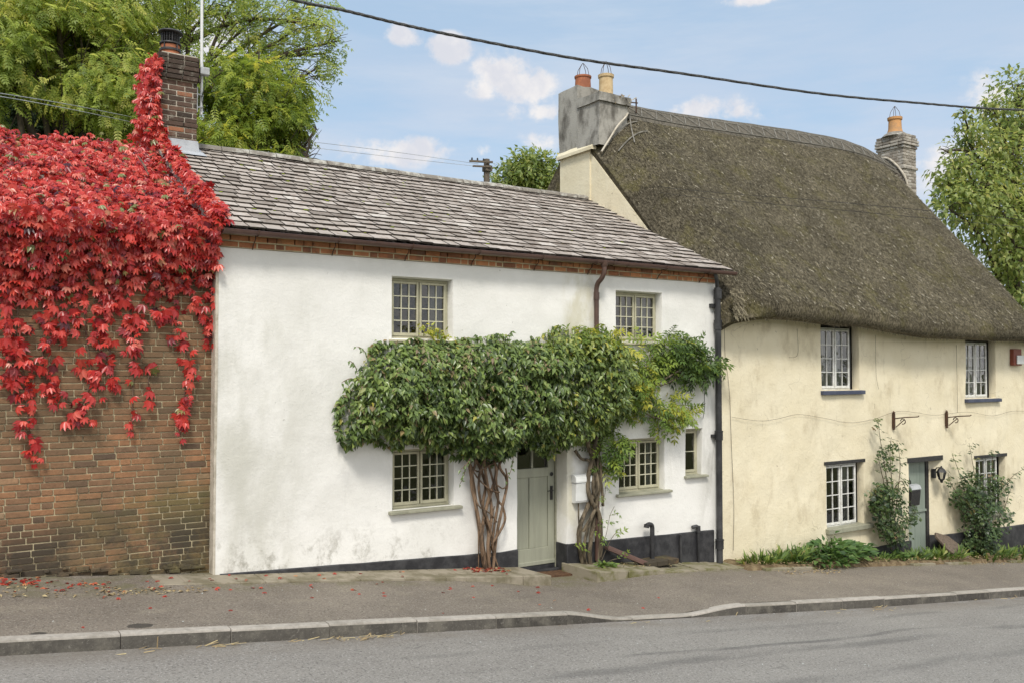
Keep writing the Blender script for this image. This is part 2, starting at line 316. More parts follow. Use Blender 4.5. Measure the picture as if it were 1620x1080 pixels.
BR = dict(
 white=m_white_wall(), cream=m_cream_wall(), road=m_road(), pave=m_pave(), slate=m_slate(), thatch=m_thatch(),
 brick=tintmat('old_brick', [(0, (.11, .075, .055, 1)), (.25, (.20, .125, .078, 1)), (.55, (.29, .155, .084, 1)), (.8, (.375, .19, .098, 1)), (1, (.36, .25, .155, 1))], .9,
   [lambda k: (k.math('MULTIPLY', k.rng(k.noise(1.5, 7, .7), .42, .62), .55), (.15, .11, .065, 1)),
    lambda k: (k.math('MULTIPLY', k.math('MULTIPLY', k.rng(k.noise(1.2, 7, .7, (1, 1, 1), 3), .35, .55), k.rng(k.axis('z'), .95, 1.9)), .6), (.115, .085, .052, 1)),  # upper bricks: own browner tone, with some creeper shade put into the colour
    lambda k: (k.math('MULTIPLY', k.math('MULTIPLY', k.rng(k.noise(1.6, 7, .7, (1, 1, 1), 8), .38, .55), k.math('MULTIPLY', k.rng(k.axis('z'), 1.15, .8), k.rng(k.axis('x'), .6, 2.2))), .6), (.125, .12, .045, 1)),
    lambda k: (k.math('MULTIPLY', k.math('MULTIPLY', k.rng(k.noise(2.2, 8, .75, (1, 1, 1), 12), .34, .56), k.rng(k.axis('z'), .92, .42)), .92), (.05, .043, .033, 1)),
    lambda k: (k.math('MULTIPLY', k.rng(k.noise(6, 8, .8, (1, 1, 1), 22), .64, .72), .55), (.42, .39, .33, 1))], .5, 45, .012),
 mortar=simple('old_mortar', (.50, .43, .28, 1), (.30, .25, .165, 1), .95, 3, .5),
 chim_brick=tintmat('chimney_brick', [(0, (.05, .04, .033, 1)), (.45, (.12, .078, .06, 1)), (.75, (.22, .115, .075, 1)), (1, (.42, .17, .085, 1))], .9,
   [lambda k: (k.math('MULTIPLY', k.rng(k.noise(7, 8, .75), .55, .68), .6), (.30, .28, .23, 1))], .4),
 pale_brick=tintmat('pale_lichened_brick', [(0, (.2, .17, .14, 1)), (.5, (.36, .32, .27, 1)), (1, (.5, .46, .4, 1))], .9,
   [lambda k: (k.math('MULTIPLY', k.rng(k.noise(8, 8, .75), .5, .62), .6), (.55, .54, .5, 1)), lambda k: (k.math('MULTIPLY', k.rng(k.noise(5, 8, .75, (1, 1, 1), 5), .56, .68), .7), (.13, .115, .08, 1))], .5),
 pale_mortar=simple('pale_mortar', (.55, .5, .42, 1), (.38, .34, .27, 1), .95, 8, .4),
 cornice=tintmat('orange_brick', [(0, (.22, .10, .06, 1)), (.5, (.40, .165, .08, 1)), (1, (.52, .24, .11, 1))], .9,
   [lambda k: (k.math('MULTIPLY', k.rng(k.noise(5, 7, .7), .5, .66), .6), (.12, .08, .06, 1))], .4),
 chim_render=simple('grey_stained_render', (.38, .365, .33, 1), (.12, .112, .098, 1), .9, 3.6, .9, .2, (1, 1, .5), lo=.42, hi=.7),
 plinth=simple('black_plinth_paint', (.022, .022, .025, 1), (.055, .055, .058, 1), .6, 4, .5, .35),
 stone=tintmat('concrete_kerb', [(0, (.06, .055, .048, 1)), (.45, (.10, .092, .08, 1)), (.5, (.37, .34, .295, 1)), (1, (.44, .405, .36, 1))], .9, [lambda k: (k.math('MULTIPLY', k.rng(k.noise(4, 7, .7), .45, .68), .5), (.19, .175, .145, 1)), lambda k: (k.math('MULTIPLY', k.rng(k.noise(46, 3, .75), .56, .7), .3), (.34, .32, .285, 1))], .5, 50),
 kerbface=simple('concrete_path', (.30, .265, .205, 1), (.17, .15, .10, 1), .92, 3.5, .5, .2, bs=70),
 flag=simple('mossy_flagstone', (.27, .24, .18, 1), (.13, .125, .05, 1), .92, 4, .6, .2),
 soil=simple('bed_soil', (.12, .085, .05, 1), (.22, .17, .10, 1), .95, 9, 1.0, .1, bs=30),
 earth=simple('grass_earth', (.09, .11, .035, 1), (.14, .12, .06, 1), .95, .6, .5, .1),
 sage=simple('sage_frame_paint', (.46, .435, .31, 1), (.40, .38, .27, 1), .55, 8, .12, .4),
 sagebar=simple('pale_sage_paint', (.54, .52, .39, 1), None, .5, 8, 0, .4),
 sill=simple('grey_sage_sill_paint', (.315, .31, .235, 1), (.24, .24, .18, 1), .6, 9, .2, .35),
 doorp=simple('sage_door_paint', (.335, .34, .265, 1), (.295, .30, .235, 1), .5, 2, .1, .4, (6, 1, .6)),
 grnp=simple('grey_green_door_paint', (.235, .275, .235, 1), (.20, .24, .205, 1), .5, 2, .1, .4, (6, 1, .6)),
 whitep=simple('white_frame_paint', (.74, .74, .71, 1), (.6, .59, .54, 1), .5, 12, .1, .4),
 navy=simple('navy_sill_paint', (.045, .055, .095, 1), (.07, .08, .12, 1), .5, 8, .2, .4),
 blackp=simple('black_iron_paint', (.018, .018, .02, 1), (.04, .038, .036, 1), .5, 20, .2, .45),
 blackpipe=simple('black_cast_iron', (.02, .02, .022, 1), (.06, .06, .062, 1), .5, 3, .15, .45),
 brown=simple('brown_plastic', (.145, .085, .07, 1), (.105, .062, .052, 1), .45, 2, .03, .4),
 brownpipe=simple('brown_downpipe', (.10, .058, .045, 1), (.075, .045, .036, 1), .45, 3, .05, .4),
 lead=simple('lead_sheet', (.42, .44, .47, 1), (.32, .335, .36, 1), .6, 5, .2, .4),
 ridge=simple('lichened_ridge', (.21, .19, .165, 1), (.42, .41, .37, 1), .92, 7, .8, .2, lo=.45, hi=.62, bs=30),
 terra=simple('terracotta', (.40, .15, .075, 1), (.27, .105, .06, 1), .8, 6, .15, .25),
 buff=simple('buff_clay', (.60, .46, .27, 1), (.46, .33, .18, 1), .8, 5, .15, .25),
 orangeclay=simple('orange_clay', (.55, .29, .12, 1), (.42, .25, .13, 1), .8, 5, .15, .25),
 galv=simple('galvanised_steel', (.42, .44, .45, 1), (.3, .31, .32, 1), .5, 10, .05, .5),
 wire=simple('dark_wire', (.03, .03, .032, 1), None, .6, 1, 0, .3),
 cable=simple('weathered_cable', (.085, .085, .085, 1), (.035, .035, .035, 1), .6, 30, .2, .3),
 rust=simple('rusty_iron', (.055, .035, .025, 1), (.10, .05, .03, 1), .8, 25, .3, .3),
 whitebox=simple('white_enamel', (.70, .71, .70, 1), (.62, .63, .61, 1), .35, 3, .03, .5),
 redbox=simple('red_brown_box', (.20, .05, .03, 1), None, .5, 3, 0, .4),
 wood=simple('weathered_wood', (.16, .125, .095, 1), (.09, .07, .055, 1), .85, 6, .5, .2, (6, 6, 1)),
 pole=simple('creosoted_pole', (.16, .13, .10, 1), (.10, .085, .07, 1), .85, 6, .4, .2, (6, 6, .5)),
 bark=simple('tree_bark', (.10, .082, .062, 1), (.05, .042, .033, 1), .95, 7, .8, .15, (1, 1, .4)),
 vinebark=simple('wisteria_bark', (.245, .165, .108, 1), (.06, .043, .031, 1), .92, 22, 1.0, .15, (1, 1, .16), bs=60),
 vinebark2=simple('grey_wisteria_bark', (.18, .145, .10, 1), (.05, .042, .031, 1), .92, 22, 1.0, .15, (1, 1, .16), bs=60),
 twig=simple('creeper_twig', (.16, .11, .08, 1), (.09, .05, .04, 1), .9, 9, 0, .2),
 deck=simple('dark_boarding', (.05, .045, .04, 1), None, .95, 3, 0, .1),
 dark=simple('dim_room', (.06, .057, .052, 1), None, .95, 3, 0, .1),
 curtain=simple('net_curtain', (.50, .52, .50, 1), (.38, .40, .385, 1), .9, 7, .3, .1, (3, 1, .1)),
 mat=simple('coir_mat', (.13, .075, .045, 1), (.075, .045, .03, 1), .95, 30, .8, .1),
 tan=simple('cut_straw_end', (.40, .29, .175, 1), (.19, .14, .09, 1), .95, 45, 1.0, .1, (1, 1, .5)),
 hazelrod=simple('hazel_rods', (.27, .255, .225, 1), (.16, .15, .13, 1), .9, 10, .3, .15),
 ridgethatch=simple('ridge_thatch', (.15, .135, .11, 1), (.075, .07, .058, 1), .95, 30, 1.0, .1, (1, .3, .3)),
)
BR['straws'] = tintmat('loose_straw', [(0, (.028, .024, .016, 1)), (.5, (.135, .117, .079, 1)), (.87, (.28, .245, .165, 1)), (.98, (.42, .37, .26, 1)), (1, (.6, .55, .43, 1))], .9, (), .1)
BR['litter'] = tintmat('dry_litter', [(0, (.22, .155, .085, 1)), (.6, (.38, .29, .16, 1)), (1, (.52, .44, .24, 1))], .9, (), .1)
BR['redleaf'] = leafmat('red_creeper_leaf', [(0, (.07, .016, .024, 1)), (.13, (.22, .02, .03, 1)), (.40, (.46, .032, .030, 1)), (.68, (.63, .07, .05, 1)), (.85, (.68, .14, .10, 1)), (.94, (.64, .26, .19, 1)), (.975, (.45, .26, .12, 1)), (1, (.20, .22, .07, 1))], .3, .34, .55)
BR['fallen'] = leafmat('fallen_red_leaf', [(0, (.18, .03, .02, 1)), (.6, (.42, .05, .035, 1)), (1, (.45, .22, .10, 1))], .1, .6)
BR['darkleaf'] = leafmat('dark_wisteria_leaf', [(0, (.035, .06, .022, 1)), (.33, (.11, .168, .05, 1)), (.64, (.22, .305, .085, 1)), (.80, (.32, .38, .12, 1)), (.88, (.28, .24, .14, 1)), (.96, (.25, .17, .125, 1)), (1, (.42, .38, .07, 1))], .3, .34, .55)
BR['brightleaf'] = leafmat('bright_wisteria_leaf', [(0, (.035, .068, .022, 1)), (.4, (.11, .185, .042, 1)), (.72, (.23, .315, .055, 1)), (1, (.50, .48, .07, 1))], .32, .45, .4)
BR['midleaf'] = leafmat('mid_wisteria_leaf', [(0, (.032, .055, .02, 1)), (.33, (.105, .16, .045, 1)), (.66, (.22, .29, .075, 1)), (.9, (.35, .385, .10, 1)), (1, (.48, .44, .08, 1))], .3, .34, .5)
BR['ashleaf'] = leafmat('ash_leaf', [(0, (.09, .145, .035, 1)), (.4, (.26, .36, .085, 1)), (.75, (.46, .55, .15, 1)), (1, (.66, .65, .20, 1))], .6, .45, .35)
BR['goldleaf'] = leafmat('golden_ash_leaf', [(0, (.09, .15, .03, 1)), (.4, (.24, .33, .055, 1)), (.75, (.42, .48, .08, 1)), (1, (.64, .57, .10, 1))], .55, .45, .35)
BR['yewleaf'] = leafmat('yew_leaf', [(0, (.012, .022, .01, 1)), (.7, (.03, .055, .02, 1)), (1, (.07, .11, .035, 1))], .1, .6, .2)
BR['limeleaf'] = leafmat('lime_leaf', [(0, (.08, .13, .035, 1)), (.4, (.22, .295, .085, 1)), (.75, (.40, .455, .16, 1)), (1, (.58, .56, .24, 1))], .5, .42, .4)
BR['roseleaf'] = leafmat('rose_leaf', [(0, (.02, .042, .015, 1)), (.5, (.065, .11, .035, 1)), (.85, (.13, .18, .055, 1)), (1, (.19, .13, .06, 1))], .2, .42, .45)
BR['weedleaf'] = leafmat('weed_leaf', [(0, (.04, .075, .02, 1)), (.5, (.11, .18, .04, 1)), (.9, (.23, .31, .07, 1)), (1, (.40, .36, .14, 1))], .32, .5, .35)
BR['nettleleaf'] = leafmat('nettle_leaf', [(0, (.03, .07, .022, 1)), (.5, (.075, .15, .04, 1)), (1, (.14, .22, .06, 1))], .28, .5, .35)
BR['moss'] = simple('bright_moss', (.16, .20, .03, 1), (.26, .28, .05, 1), .95, 20, .6, .1)
def m_glass(name, tr, tint):
    m, k = material(name); out = k.n('ShaderNodeOutputMaterial')
    g = k.n('ShaderNodeBsdfGlossy'); g.inputs['Roughness'].default_value = .03; g.inputs['Color'].default_value = tint
    t = k.n('ShaderNodeBsdfTransparent'); t.inputs['Color'].default_value = (tr, tr, tr * .98, 1)
    b = k.n('ShaderNodeBump'); b.inputs['Strength'].default_value = .4; b.inputs['Distance'].default_value = .016; k.l(k.noise(4.5, 3, .5), b.inputs['Height']); k.l(b.outputs[0], g.inputs['Normal'])
    f = k.n('ShaderNodeFresnel'); f.inputs['IOR'].default_value = 1.5
    mx = k.n('ShaderNodeMixShader'); k.l(k.math('MULTIPLY', f.outputs[0], 1.9, clamp=True), mx.inputs[0]); k.l(t.outputs[0], mx.inputs[1]); k.l(g.outputs[0], mx.inputs[2]); k.l(mx.outputs[0], out.inputs[0]); return m
BR['glass'] = m_glass('old_window_glass', .75, (1, 1, 1, 1))

# ------------------------------------------------------------------ ground, road, pavement, kerb
def sheet(name, xs, ys, zf, mat, kind='structure'):
    b = MB(); nx, ny = len(xs), len(ys)
    vs = [(x, (y(x) if callable(y) else y), 0) for y in ys for x in xs]
    vs = [(x, y, zf(x, y)) for x, y, _ in vs]
    b.add(vs, [(j * nx + i, j * nx + i + 1, (j + 1) * nx + i + 1, (j + 1) * nx + i) for j in range(ny - 1) for i in range(nx - 1)])
    b.t = [.5] * len(b.f)
    o = b.build(name, mat, None, 60); o['kind'] = kind; return o
def lin(a, b, n): return [a + (b - a) * i / (n - 1) for i in range(n)]
gx = [-900, -400, -180, -90] + lin(-50, 90, 71) + [130, 220, 450, 1000]
def zground(x, y):
    z = G(x) - .32
    if y > 12: z += .0 + .06 * (min(y, 120) - 12)
    if y < -8.4: z += .30
    return z + (.5 * nz(x * .05, y * .05) if abs(y) > 14 else 0)
sheet('ground', gx, [-900, -300, -100, -40, -20, -14, -10.5, -8.6, -8.2, -6, -3, 0, 3, 8, 12, 16, 24, 40, 70, 120, 300, 1000], zground, BR['earth'])
rx = [-60, -40, -25] + lin(-15, 30, 91) + [40, 60, 80]
sheet('road', rx, [lambda x: ykerb(x) + .02] + [(lambda q: (lambda x: ykerb(x) - q))(q) for q in (.2, .6, 1.2, 1.8, 2.8, 4, 5.2, 6.3)], lambda x, y: zroad(x, y), BR['road'])
sheet('pavement', rx, [lambda x: ykerb(x) + .10] + [(lambda q: (lambda x: (ykerb(x) + .1) * q))(q) for q in (.9, .75, .6, .45, .3, .2, .1, 0)] + [.2], lambda x, y: zpave(x, y) + .006 * nz(x * 2, y * 2), BR['pave'])
kb = MB(); x = -14.2
random.seed(3)
while x < 29:
    L = 0.915; x1 = x + L - .008; n = 7; vs = []; j = random.uniform(-.006, .006); jy = random.uniform(-.006, .006)
    for i in range(n):
        xx = x + (x1 - x) * i / (n - 1); yk = ykerb(xx) + jy; zt = zkerb(xx) + j; zb = zroad(xx, yk) - .12; hh = max(.012, zt - zroad(xx, yk))
        c_ = min(.022, hh * .6)
        vs += [(xx, yk, zb), (xx, yk + .006, zt - c_), (xx, yk + c_ * .5, zt - c_ * .28), (xx, yk + c_ * 1.3, zt), (xx, yk + .125, zt), (xx, yk + .125, zb)]
    fs = [(i * 6 + k_, (i + 1) * 6 + k_, (i + 1) * 6 + k_ + 1, i * 6 + k_ + 1) for i in range(n - 1) for k_ in range(5)]
    fs += [(5, 4, 3, 2, 1, 0), tuple((n - 1) * 6 + q for q in range(6))]
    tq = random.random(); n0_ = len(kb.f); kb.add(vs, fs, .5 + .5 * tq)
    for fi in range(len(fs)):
        if fi < (n - 1) * 5 and fi % 5 == 0: kb.t[n0_ + fi] = .42 * tq  # front faces darker: road grime, with light from above put into the colour
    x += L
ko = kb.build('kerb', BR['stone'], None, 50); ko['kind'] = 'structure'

def slab_strip(b, pts, zt, zb, tint=.5):
    """pts: (x, y) ring, counter-clockwise from above"""
    n = len(pts); vs = [(x, y, zt(x, y)) for x, y in pts] + [(x, y, zb) for x, y in pts]
    b.add(vs, [tuple(range(n))] + [(i, i + n, (i + 1) % n + n, (i + 1) % n) for i in range(n)], tint)
pb = MB(); X0 = lin(2.0, 6.72, 18)
for i in range(17):
    a, c = X0[i], X0[i + 1] - (.006 if i % 4 == 3 else 0)
    yo = lambda q: -(.40 + .045 * (q - 2.2))
    ztop = lambda xx, yy: G(xx) + .004 + .012 * sstep(2, 4, xx) + .012 * yy
    slab_strip(pb, [(a, yo(a)), (c + (.16 if i == 16 else 0), yo(c)), (c, .06), (a, .06)], ztop, -1.0, random.random())
o = pb.build('raised_path', BR['kerbface'], None, None, .008); o['kind'] = 'structure'
fb = MB(); xs = [7.52, 8.22, 8.95, 9.65, 10.35, 10.9]
for i in range(5):
    a, c = xs[i], xs[i + 1] - .015; w = [-.62, -.60, -.56, -.52, -.46][i]; dz = [.035, .03, .0, .012, .0][i]
    slab_strip(fb, [(a + (.12 if i == 0 else 0), w), (c, w + .02), (c, .05), (a, .05)], lambda xx, yy: G(xx) + .015 + dz + .02 * yy, -1.6, random.random())
for i, (a, c) in enumerate([(10.98, 11.6), (11.64, 12.2), (14.9, 15.6), (16.0, 16.8), (18.2, 18.9)]):
    slab_strip(fb, [(a, -.66), (c, -.65), (c, -.56), (a, -.57)], lambda xx, yy: G(xx) + .02, -2.6, random.random())
o = fb.build('flagstone_path', BR['flag'], None, None, .008); o['kind'] = 'structure'
sheet('flower_bed', [10.6] + lin(10.78, 20.6, 80), [-.60, -.54, -.5, -.4, -.3, -.2, -.1, .1], lambda x, y: G(x) + (-.05 if (y < -.55 or x < 10.75) else .045) + .03 * nz(x * 4, y * 4) + .01 * nz(x * 15, y * 15), BR['soil'])
# ------------------------------------------------------------------ walls with openings
def brk(vals, a, b, step):
    v = sorted(set([round(q, 4) for q in vals if a <= q <= b] + [a, b])); out = []
    for p, q in zip(v, v[1:]):
        n = max(1, int(math.ceil((q - p) / step))); out += [p + (q - p) * i / n for i in range(n)]
    return out + [b]
def rendered_wall(x0, x1, z0, z1, ops, y0, seed, amp=.014):
    """front wall face with window and door reveals; ops = (xa, xb, za, zb, depth, splay)"""
    xs = brk([v for o in ops for v in o[:2]], x0, x1, .11); zs = brk([v for o in ops for v in o[2:4]], z0, z1, .11)
    b = MB(); idx = {}; vs = []; fs = []
    def yv(x, z): return y0 + amp * nz(x * .9 + seed, z * .9) + amp * .55 * nz(x * 3.1, z * 3.1 + seed)
    def vid(i, j):
        if (i, j) not in idx: idx[(i, j)] = len(vs); vs.append((xs[i], yv(xs[i], zs[j]), zs[j]))
        return idx[(i, j)]
    for j in range(len(zs) - 1):
        for i in range(len(xs) - 1):
            cx, cz = (xs[i] + xs[i + 1]) / 2, (zs[j] + zs[j + 1]) / 2
            if any(o[0] < cx < o[1] and o[2] < cz < o[3] for o in ops): continue
            fs.append((vid(i, j), vid(i + 1, j), vid(i + 1, j + 1), vid(i, j + 1)))
    def ring(o):
        xa, xb, za, zb = o[:4]; I = [i for i, q in enumerate(xs) if xa - 1e-4 <= q <= xb + 1e-4]; J = [j for j, q in enumerate(zs) if za - 1e-4 <= q <= zb + 1e-4]
        return [(i, J[0]) for i in I] + [(I[-1], j) for j in J[1:]] + [(i, J[-1]) for i in I[::-1][1:]] + [(I[0], j) for j in J[::-1][1:-1]]
    for o in ops:
        R_ = ring(o); n = len(R_); a = [vid(*q) for q in R_]; cx, cz = (o[0] + o[1]) / 2, (o[2] + o[3]) / 2; sp = o[5] if len(o) > 5 else 0
        for dy, ins in ((.022, .011), (o[4], .013)):
            bb = []
            for q, id0 in zip(R_, [vid(*q) for q in R_]):
                x, z = xs[q[0]], zs[q[1]]; xi = x + (ins if x < cx else -ins) * (abs(x - o[0]) < 1e-3 or abs(x - o[1]) < 1e-3)
                if sp and abs(x - o[1]) < 1e-3: xi -= sp * (dy - .022) / (o[4] - .022)
                zi = z + (ins if z < cz else -ins) * (abs(z - o[2]) < 1e-3 or abs(z - o[3]) < 1e-3)
                bb.append(len(vs)); vs.append((xi, y0 + dy, zi))
            fs += [(a[i], bb[i], bb[(i + 1) % n], a[(i + 1) % n]) for i in range(n)]; a = bb
    b.add(vs, [f[::1] for f in fs]); b.t = [.5] * len(b.f); return b
def window(house, x0, x1, z0, z1, y, cols, rows, fm, bm, frame=.034, stile=.03, bar=.0125, sill=None, curtain=None, label=None, gap=.012, topdark=None, tilt=0, fscale=1):
    """two-casement (or single) window; part of the house with panes, bars and sill as its own pieces"""
    n = len(cols); f = MB(); d = .055
    f.box(x0, x0 + frame, y, y + d, z0, z1); f.box(x1 - frame, x1, y, y + d, z0, z1)
    f.box(x0 + frame, x1 - frame, y, y + d, z1 - frame, z1); f.box(x0 + frame, x1 - frame, y, y + d, z0, z0 + frame)
    xa, xb, za, zb = x0 + frame + .003, x1 - frame - .003, z0 + frame + .003, z1 - frame - .003
    tot = sum(cols); bars = MB(); pane = MB(); W = (xb - xa - gap * (n - 1)) / n; xx = xa
    for ci, c in enumerate(cols):
        w = W; yo = y - .012 - (.006 if ci else 0); a, e = xx, xx + w; xx += w + gap
        f.box(a, a + stile, yo, yo + .04, za, zb); f.box(e - stile, e, yo, yo + .04, za, zb)
        f.box(a + stile, e - stile, yo, yo + .04, zb - stile, zb); f.box(a + stile, e - stile, yo, yo + .04, za, za + stile * 1.35)
        ia, ie, ja, je = a + stile, e - stile, za + stile * 1.35, zb - stile
        for k in range(1, c):
            q = ia + (ie - ia) * k / c + random.uniform(-.003, .003); bars.box(q - bar / 2, q + bar / 2, yo + .006, yo + .03, ja, je)
        for k in range(1, rows):
            q = ja + (je - ja) * k / rows + random.uniform(-.003, .003)
            for m in range(c):
                pa = ia + (ie - ia) * m / c + (bar / 2 if m else 0); pe = ia + (ie - ia) * (m + 1) / c - (bar / 2 if m < c - 1 else 0)
                bars.box(pa, pe, yo + .008, yo + .028, q - bar / 2, q + bar / 2)
        for m in range(c):
            for k in range(rows):
                pa, pe = ia + (ie - ia) * m / c, ia + (ie - ia) * (m + 1) / c; qa, qe = ja + (je - ja) * k / rows, ja + (je - ja) * (k + 1) / rows
                t = [random.uniform(-.0018, .0018) for _ in range(4)]; yp = yo + .022
                pane.add([(pa, yp + t[0], qa), (pe, yp + t[1], qa), (pe, yp + t[1] + t[2] - t[0], qe), (pa, yp + t[2], qe)], [(0, 1, 2, 3)])
    fo = f.build('window', fm, house, None, .004)
    if label: fo['label'] = label
    bars.build('glazing_bars', bm, fo)
    if len(pane.f) > 2: pane.build('pane', BR['glass'], fo)
    else:
        for f_ in pane.f:
            q = MB(); q.add([pane.v[i] for i in f_], [(0, 1, 2, 3)]); q.build('pane', BR['glass'], fo)
    if sill:
        s_ = MB(); sx0, sx1, sy0, zt, th, sm = sill
        s_.add([(sx0, sy0, zt - th), (sx1, sy0, zt - th), (sx1, y + .05, zt - th), (sx0, y + .05, zt - th), (sx0, sy0, zt - .018), (sx1, sy0, zt - .018), (sx1, y + .05, zt), (sx0, y + .05, zt)],
               [(0, 3, 2, 1), (4, 5, 6, 7), (0, 1, 5, 4), (1, 2, 6, 5), (2, 3, 7, 6), (3, 0, 4, 7)])
        s_.build('sill', sm, fo, None, .007)
    if curtain:
        nn = 26
        for (ca, cb) in curtain:
            c_ = MB(); vs = []
            for i in range(nn + 1):
                q = ca + (cb - ca) * i / nn
                for zz in (z0 + .03, z1 - .03): vs.append((q, y + .14 + .018 * math.sin(i * 1.7) + .01 * math.sin(i * .6), zz))
            c_.add(vs, [(2 * i, 2 * i + 2, 2 * i + 3, 2 * i + 1) for i in range(nn)]); c_.build('curtain', BR['curtain'], fo, 60)
    return fo
def bricks(x0, x1, z0, z1, y, L=.225, H=.075, j=.011, depth=.05, skip=None, tintf=None, axis='x', flemish=False, rough=.003, hfrac=.12):
    """individually laid bricks on one face; axis 'x' = wall faces -y, 'y' = wall faces -x"""
    b = MB(); z = z0; row = 0
    while z < z1 - .01:
        h = min(H, z1 - z) - j; q = x0 - (random.uniform(0, L) if not flemish else (0 if row % 2 else L * .5)); k = 0
        while q < x1 - .005:
            l = (L if random.random() > hfrac else L * .5) if not flemish else L
            a, e = max(q, x0), min(q + l - j, x1)
            if e - a > .02 and not (skip and skip((a + e) / 2, z + h / 2)):
                dy = random.uniform(-rough, rough); dz = random.uniform(-.0015, .0015)
                t = tintf((a + e) / 2, z) if tintf else random.random()
                if axis == 'x': b.box(a, e, y + dy, y + depth, z + dz, z + h + dz, t)
                else: b.box(y + dy, y + depth, a, e, z + dz, z + h + dz, t)
            q += l
        z += H; row += 1
    return b

# ------------------------------------------------------------------ white cottage
WC = thing('white_cottage', (6.6, 0, G(6.6)), 'white rendered cottage with sage windows, stone slate roof and black painted plinth', 'cottage')
D_ = .125
ops = [(4.83, 5.72, 2.69, 3.49, .16), (8.50, 9.42, 2.72, 3.49, .16), (4.85, 5.74, .52, 1.30, .16), (8.54, 9.46, .45, 1.27, .14), (9.90, 10.27, .63, 1.38, .14), (6.73, 7.59, -.66, 1.46, .36)]
wl = rendered_wall(2.67, 10.62, -1.2, 3.72, ops, 0, 2.0)
n0 = len(wl.v)
wl.box(2.67, 10.6, 6.6, 6.85, -1.5, 3.9)                                   # back wall, side walls and floors close the rooms off
wl.add([(2.67, 0, -.7), (2.67, 6.6, -.7), (2.67, 6.6, 3.9), (2.67, 3.4, 5.62), (2.67, 0, 3.78)], [(0, 4, 3, 2, 1)])
wo = wl.build('wall', BR['white'], WC, 38)
ib = MB(); ib.box(2.9, 10.5, .4, 6.5, 1.75, 1.95); ib.box(2.9, 10.5, .40, 6.5, -1.0, -.9)
ib.box(6.2, 6.3, .4, 6.5, -.9, 1.75); ib.box(7.9, 8.0, .4, 6.5, -.9, 1.75); ib.box(7.1, 7.2, .4, 6.5, 1.95, 4.2)
ib.build('interior_partition', BR['dark'], WC)
pl = MB()
def plinth_run(b, x0, x1, top, bot, y, n=14, th=.06):
    vs = []
    for i in range(n + 1):
        x = x0 + (x1 - x0) * i / n; t = top(x) + .008 * nz(x * 3, 1)
        vs += [(x, y, bot), (x, y + .003 * nz(x * 4, 7), t - .012), (x, y + .012, t), (x, y + th, t), (x, y + th, bot)]
    b.add(vs, [(5 * i + k, 5 * i + 5 + k, 5 * i + 6 + k, 5 * i + 1 + k) for i in range(n) for k in range(4)] + [(4, 3, 2, 1, 0), tuple(5 * n + k for k in range(5))])
ptop = lambda x: 0.015 - .046 * (x - 2.66) if x < 6.73 else -.175 - .026 * (x - 7.55)
plinth_run(pl, 2.72, 6.735, ptop, -1.2, -.022); plinth_run(pl, 7.592, 10.5, ptop, -1.5, -.022)
nn = 8; vs = []                                                             # the plinth turns into the door recess
for i in range(nn + 1):
    a = i / nn; vs += [(7.562, -.02 + .27 * a, -1.1), (7.562, -.02 + .27 * a, -.178), (7.60, -.02 + .27 * a, -.172)]
pl.add(vs, [(3 * i + k, 3 * i + 1 + k, 3 * i + 4 + k, 3 * i + 3 + k) for i in range(nn) for k in range(2)])
pl.lathe((7.588, .0, -1.1), [(.034, 0), (.034, .50), (.026, .92)], 12)
pl.build('plinth', BR['plinth'], WC, 40)
W_ = lambda *a, **k: window(WC, *a, **k)
W_(4.845, 5.705, 2.70, 3.475, D_, [3, 3], 4, BR['sage'], BR['sagebar'], sill=(4.79, 5.80, -.05, 2.70, .05, BR['sage']), curtain=[(5.52, 5.69)])
W_(8.515, 9.405, 2.73, 3.475, D_, [3, 3], 4, BR['sage'], BR['sagebar'], sill=(8.46, 9.48, -.05, 2.73, .05, BR['sage']), curtain=[(8.54, 8.68), (9.14, 9.38)])
W_(4.865, 5.725, .535, 1.285, D_, [3, 3], 4, BR['sage'], BR['sagebar'], sill=(4.80, 5.84, -.065, .54, .055, BR['sill']), curtain=[(5.60, 5.70)])
W_(8.555, 9.445, .465, 1.255, D_ - .02, [3, 3], 4, BR['sage'], BR['sagebar'], sill=(8.48, 9.57, -.065, .475, .055, BR['sill']), curtain=[(9.28, 9.42)])
W_(9.915, 10.255, .645, 1.365, D_ - .02, [1], 2, BR['sage'], BR['sagebar'], sill=(9.87, 10.36, -.06, .655, .05, BR['sill']))
# door
yd = .27; db = MB(); x0, x1, z0, z1 = 6.80, 7.555, -.475, 1.44; zg0, zg1 = .90, 1.32
db.box(x0, x0 + .085, yd, yd + .045, z0, z1); db.box(x1 - .11, x1, yd, yd + .045, z0, z1)
for za, zb in ((z0, z0 + .24), (.77, zg0), (zg1, z1)): db.box(x0 + .085, x1 - .11, yd, yd + .045, za, zb)
xm = 7.17; db.box(xm - .05, xm + .05, yd, yd + .045, z0 + .24, .77); db.box(xm - .018, xm + .018, yd, yd + .045, zg0, zg1)
db.box(x0 + .085, xm - .05, yd + .018, yd + .04, z0 + .24, .77); db.box(xm + .05, x1 - .11, yd + .018, yd + .04, z0 + .24, .77)
db.box(x0, x1, yd - .02, yd - .001, z0, z0 + .055)
do = db.build('door', BR['doorp'], WC, None, .006)
for a, e in ((x0 + .085, xm - .018), (xm + .018, x1 - .11)):
    g = MB(); g.add([(a, yd + .02, zg0), (e, yd + .02, zg0), (e, yd + .022, zg1), (a, yd + .022, zg1)], [(0, 1, 2, 3)]); g.build('pane', BR['glass'], do)
h = MB(); h.box(x1 - .075, x1 - .035, yd - .012, yd - .001, .43, .63); h.tube([(x1 - .055, yd - .012, .57), (x1 - .055, yd - .05, .57), (x1 - .06, yd - .055, .57), (x1 - .15, yd - .05, .565)], .008, 8)
h.build('handle', BR['blackp'], do, 40, .002)
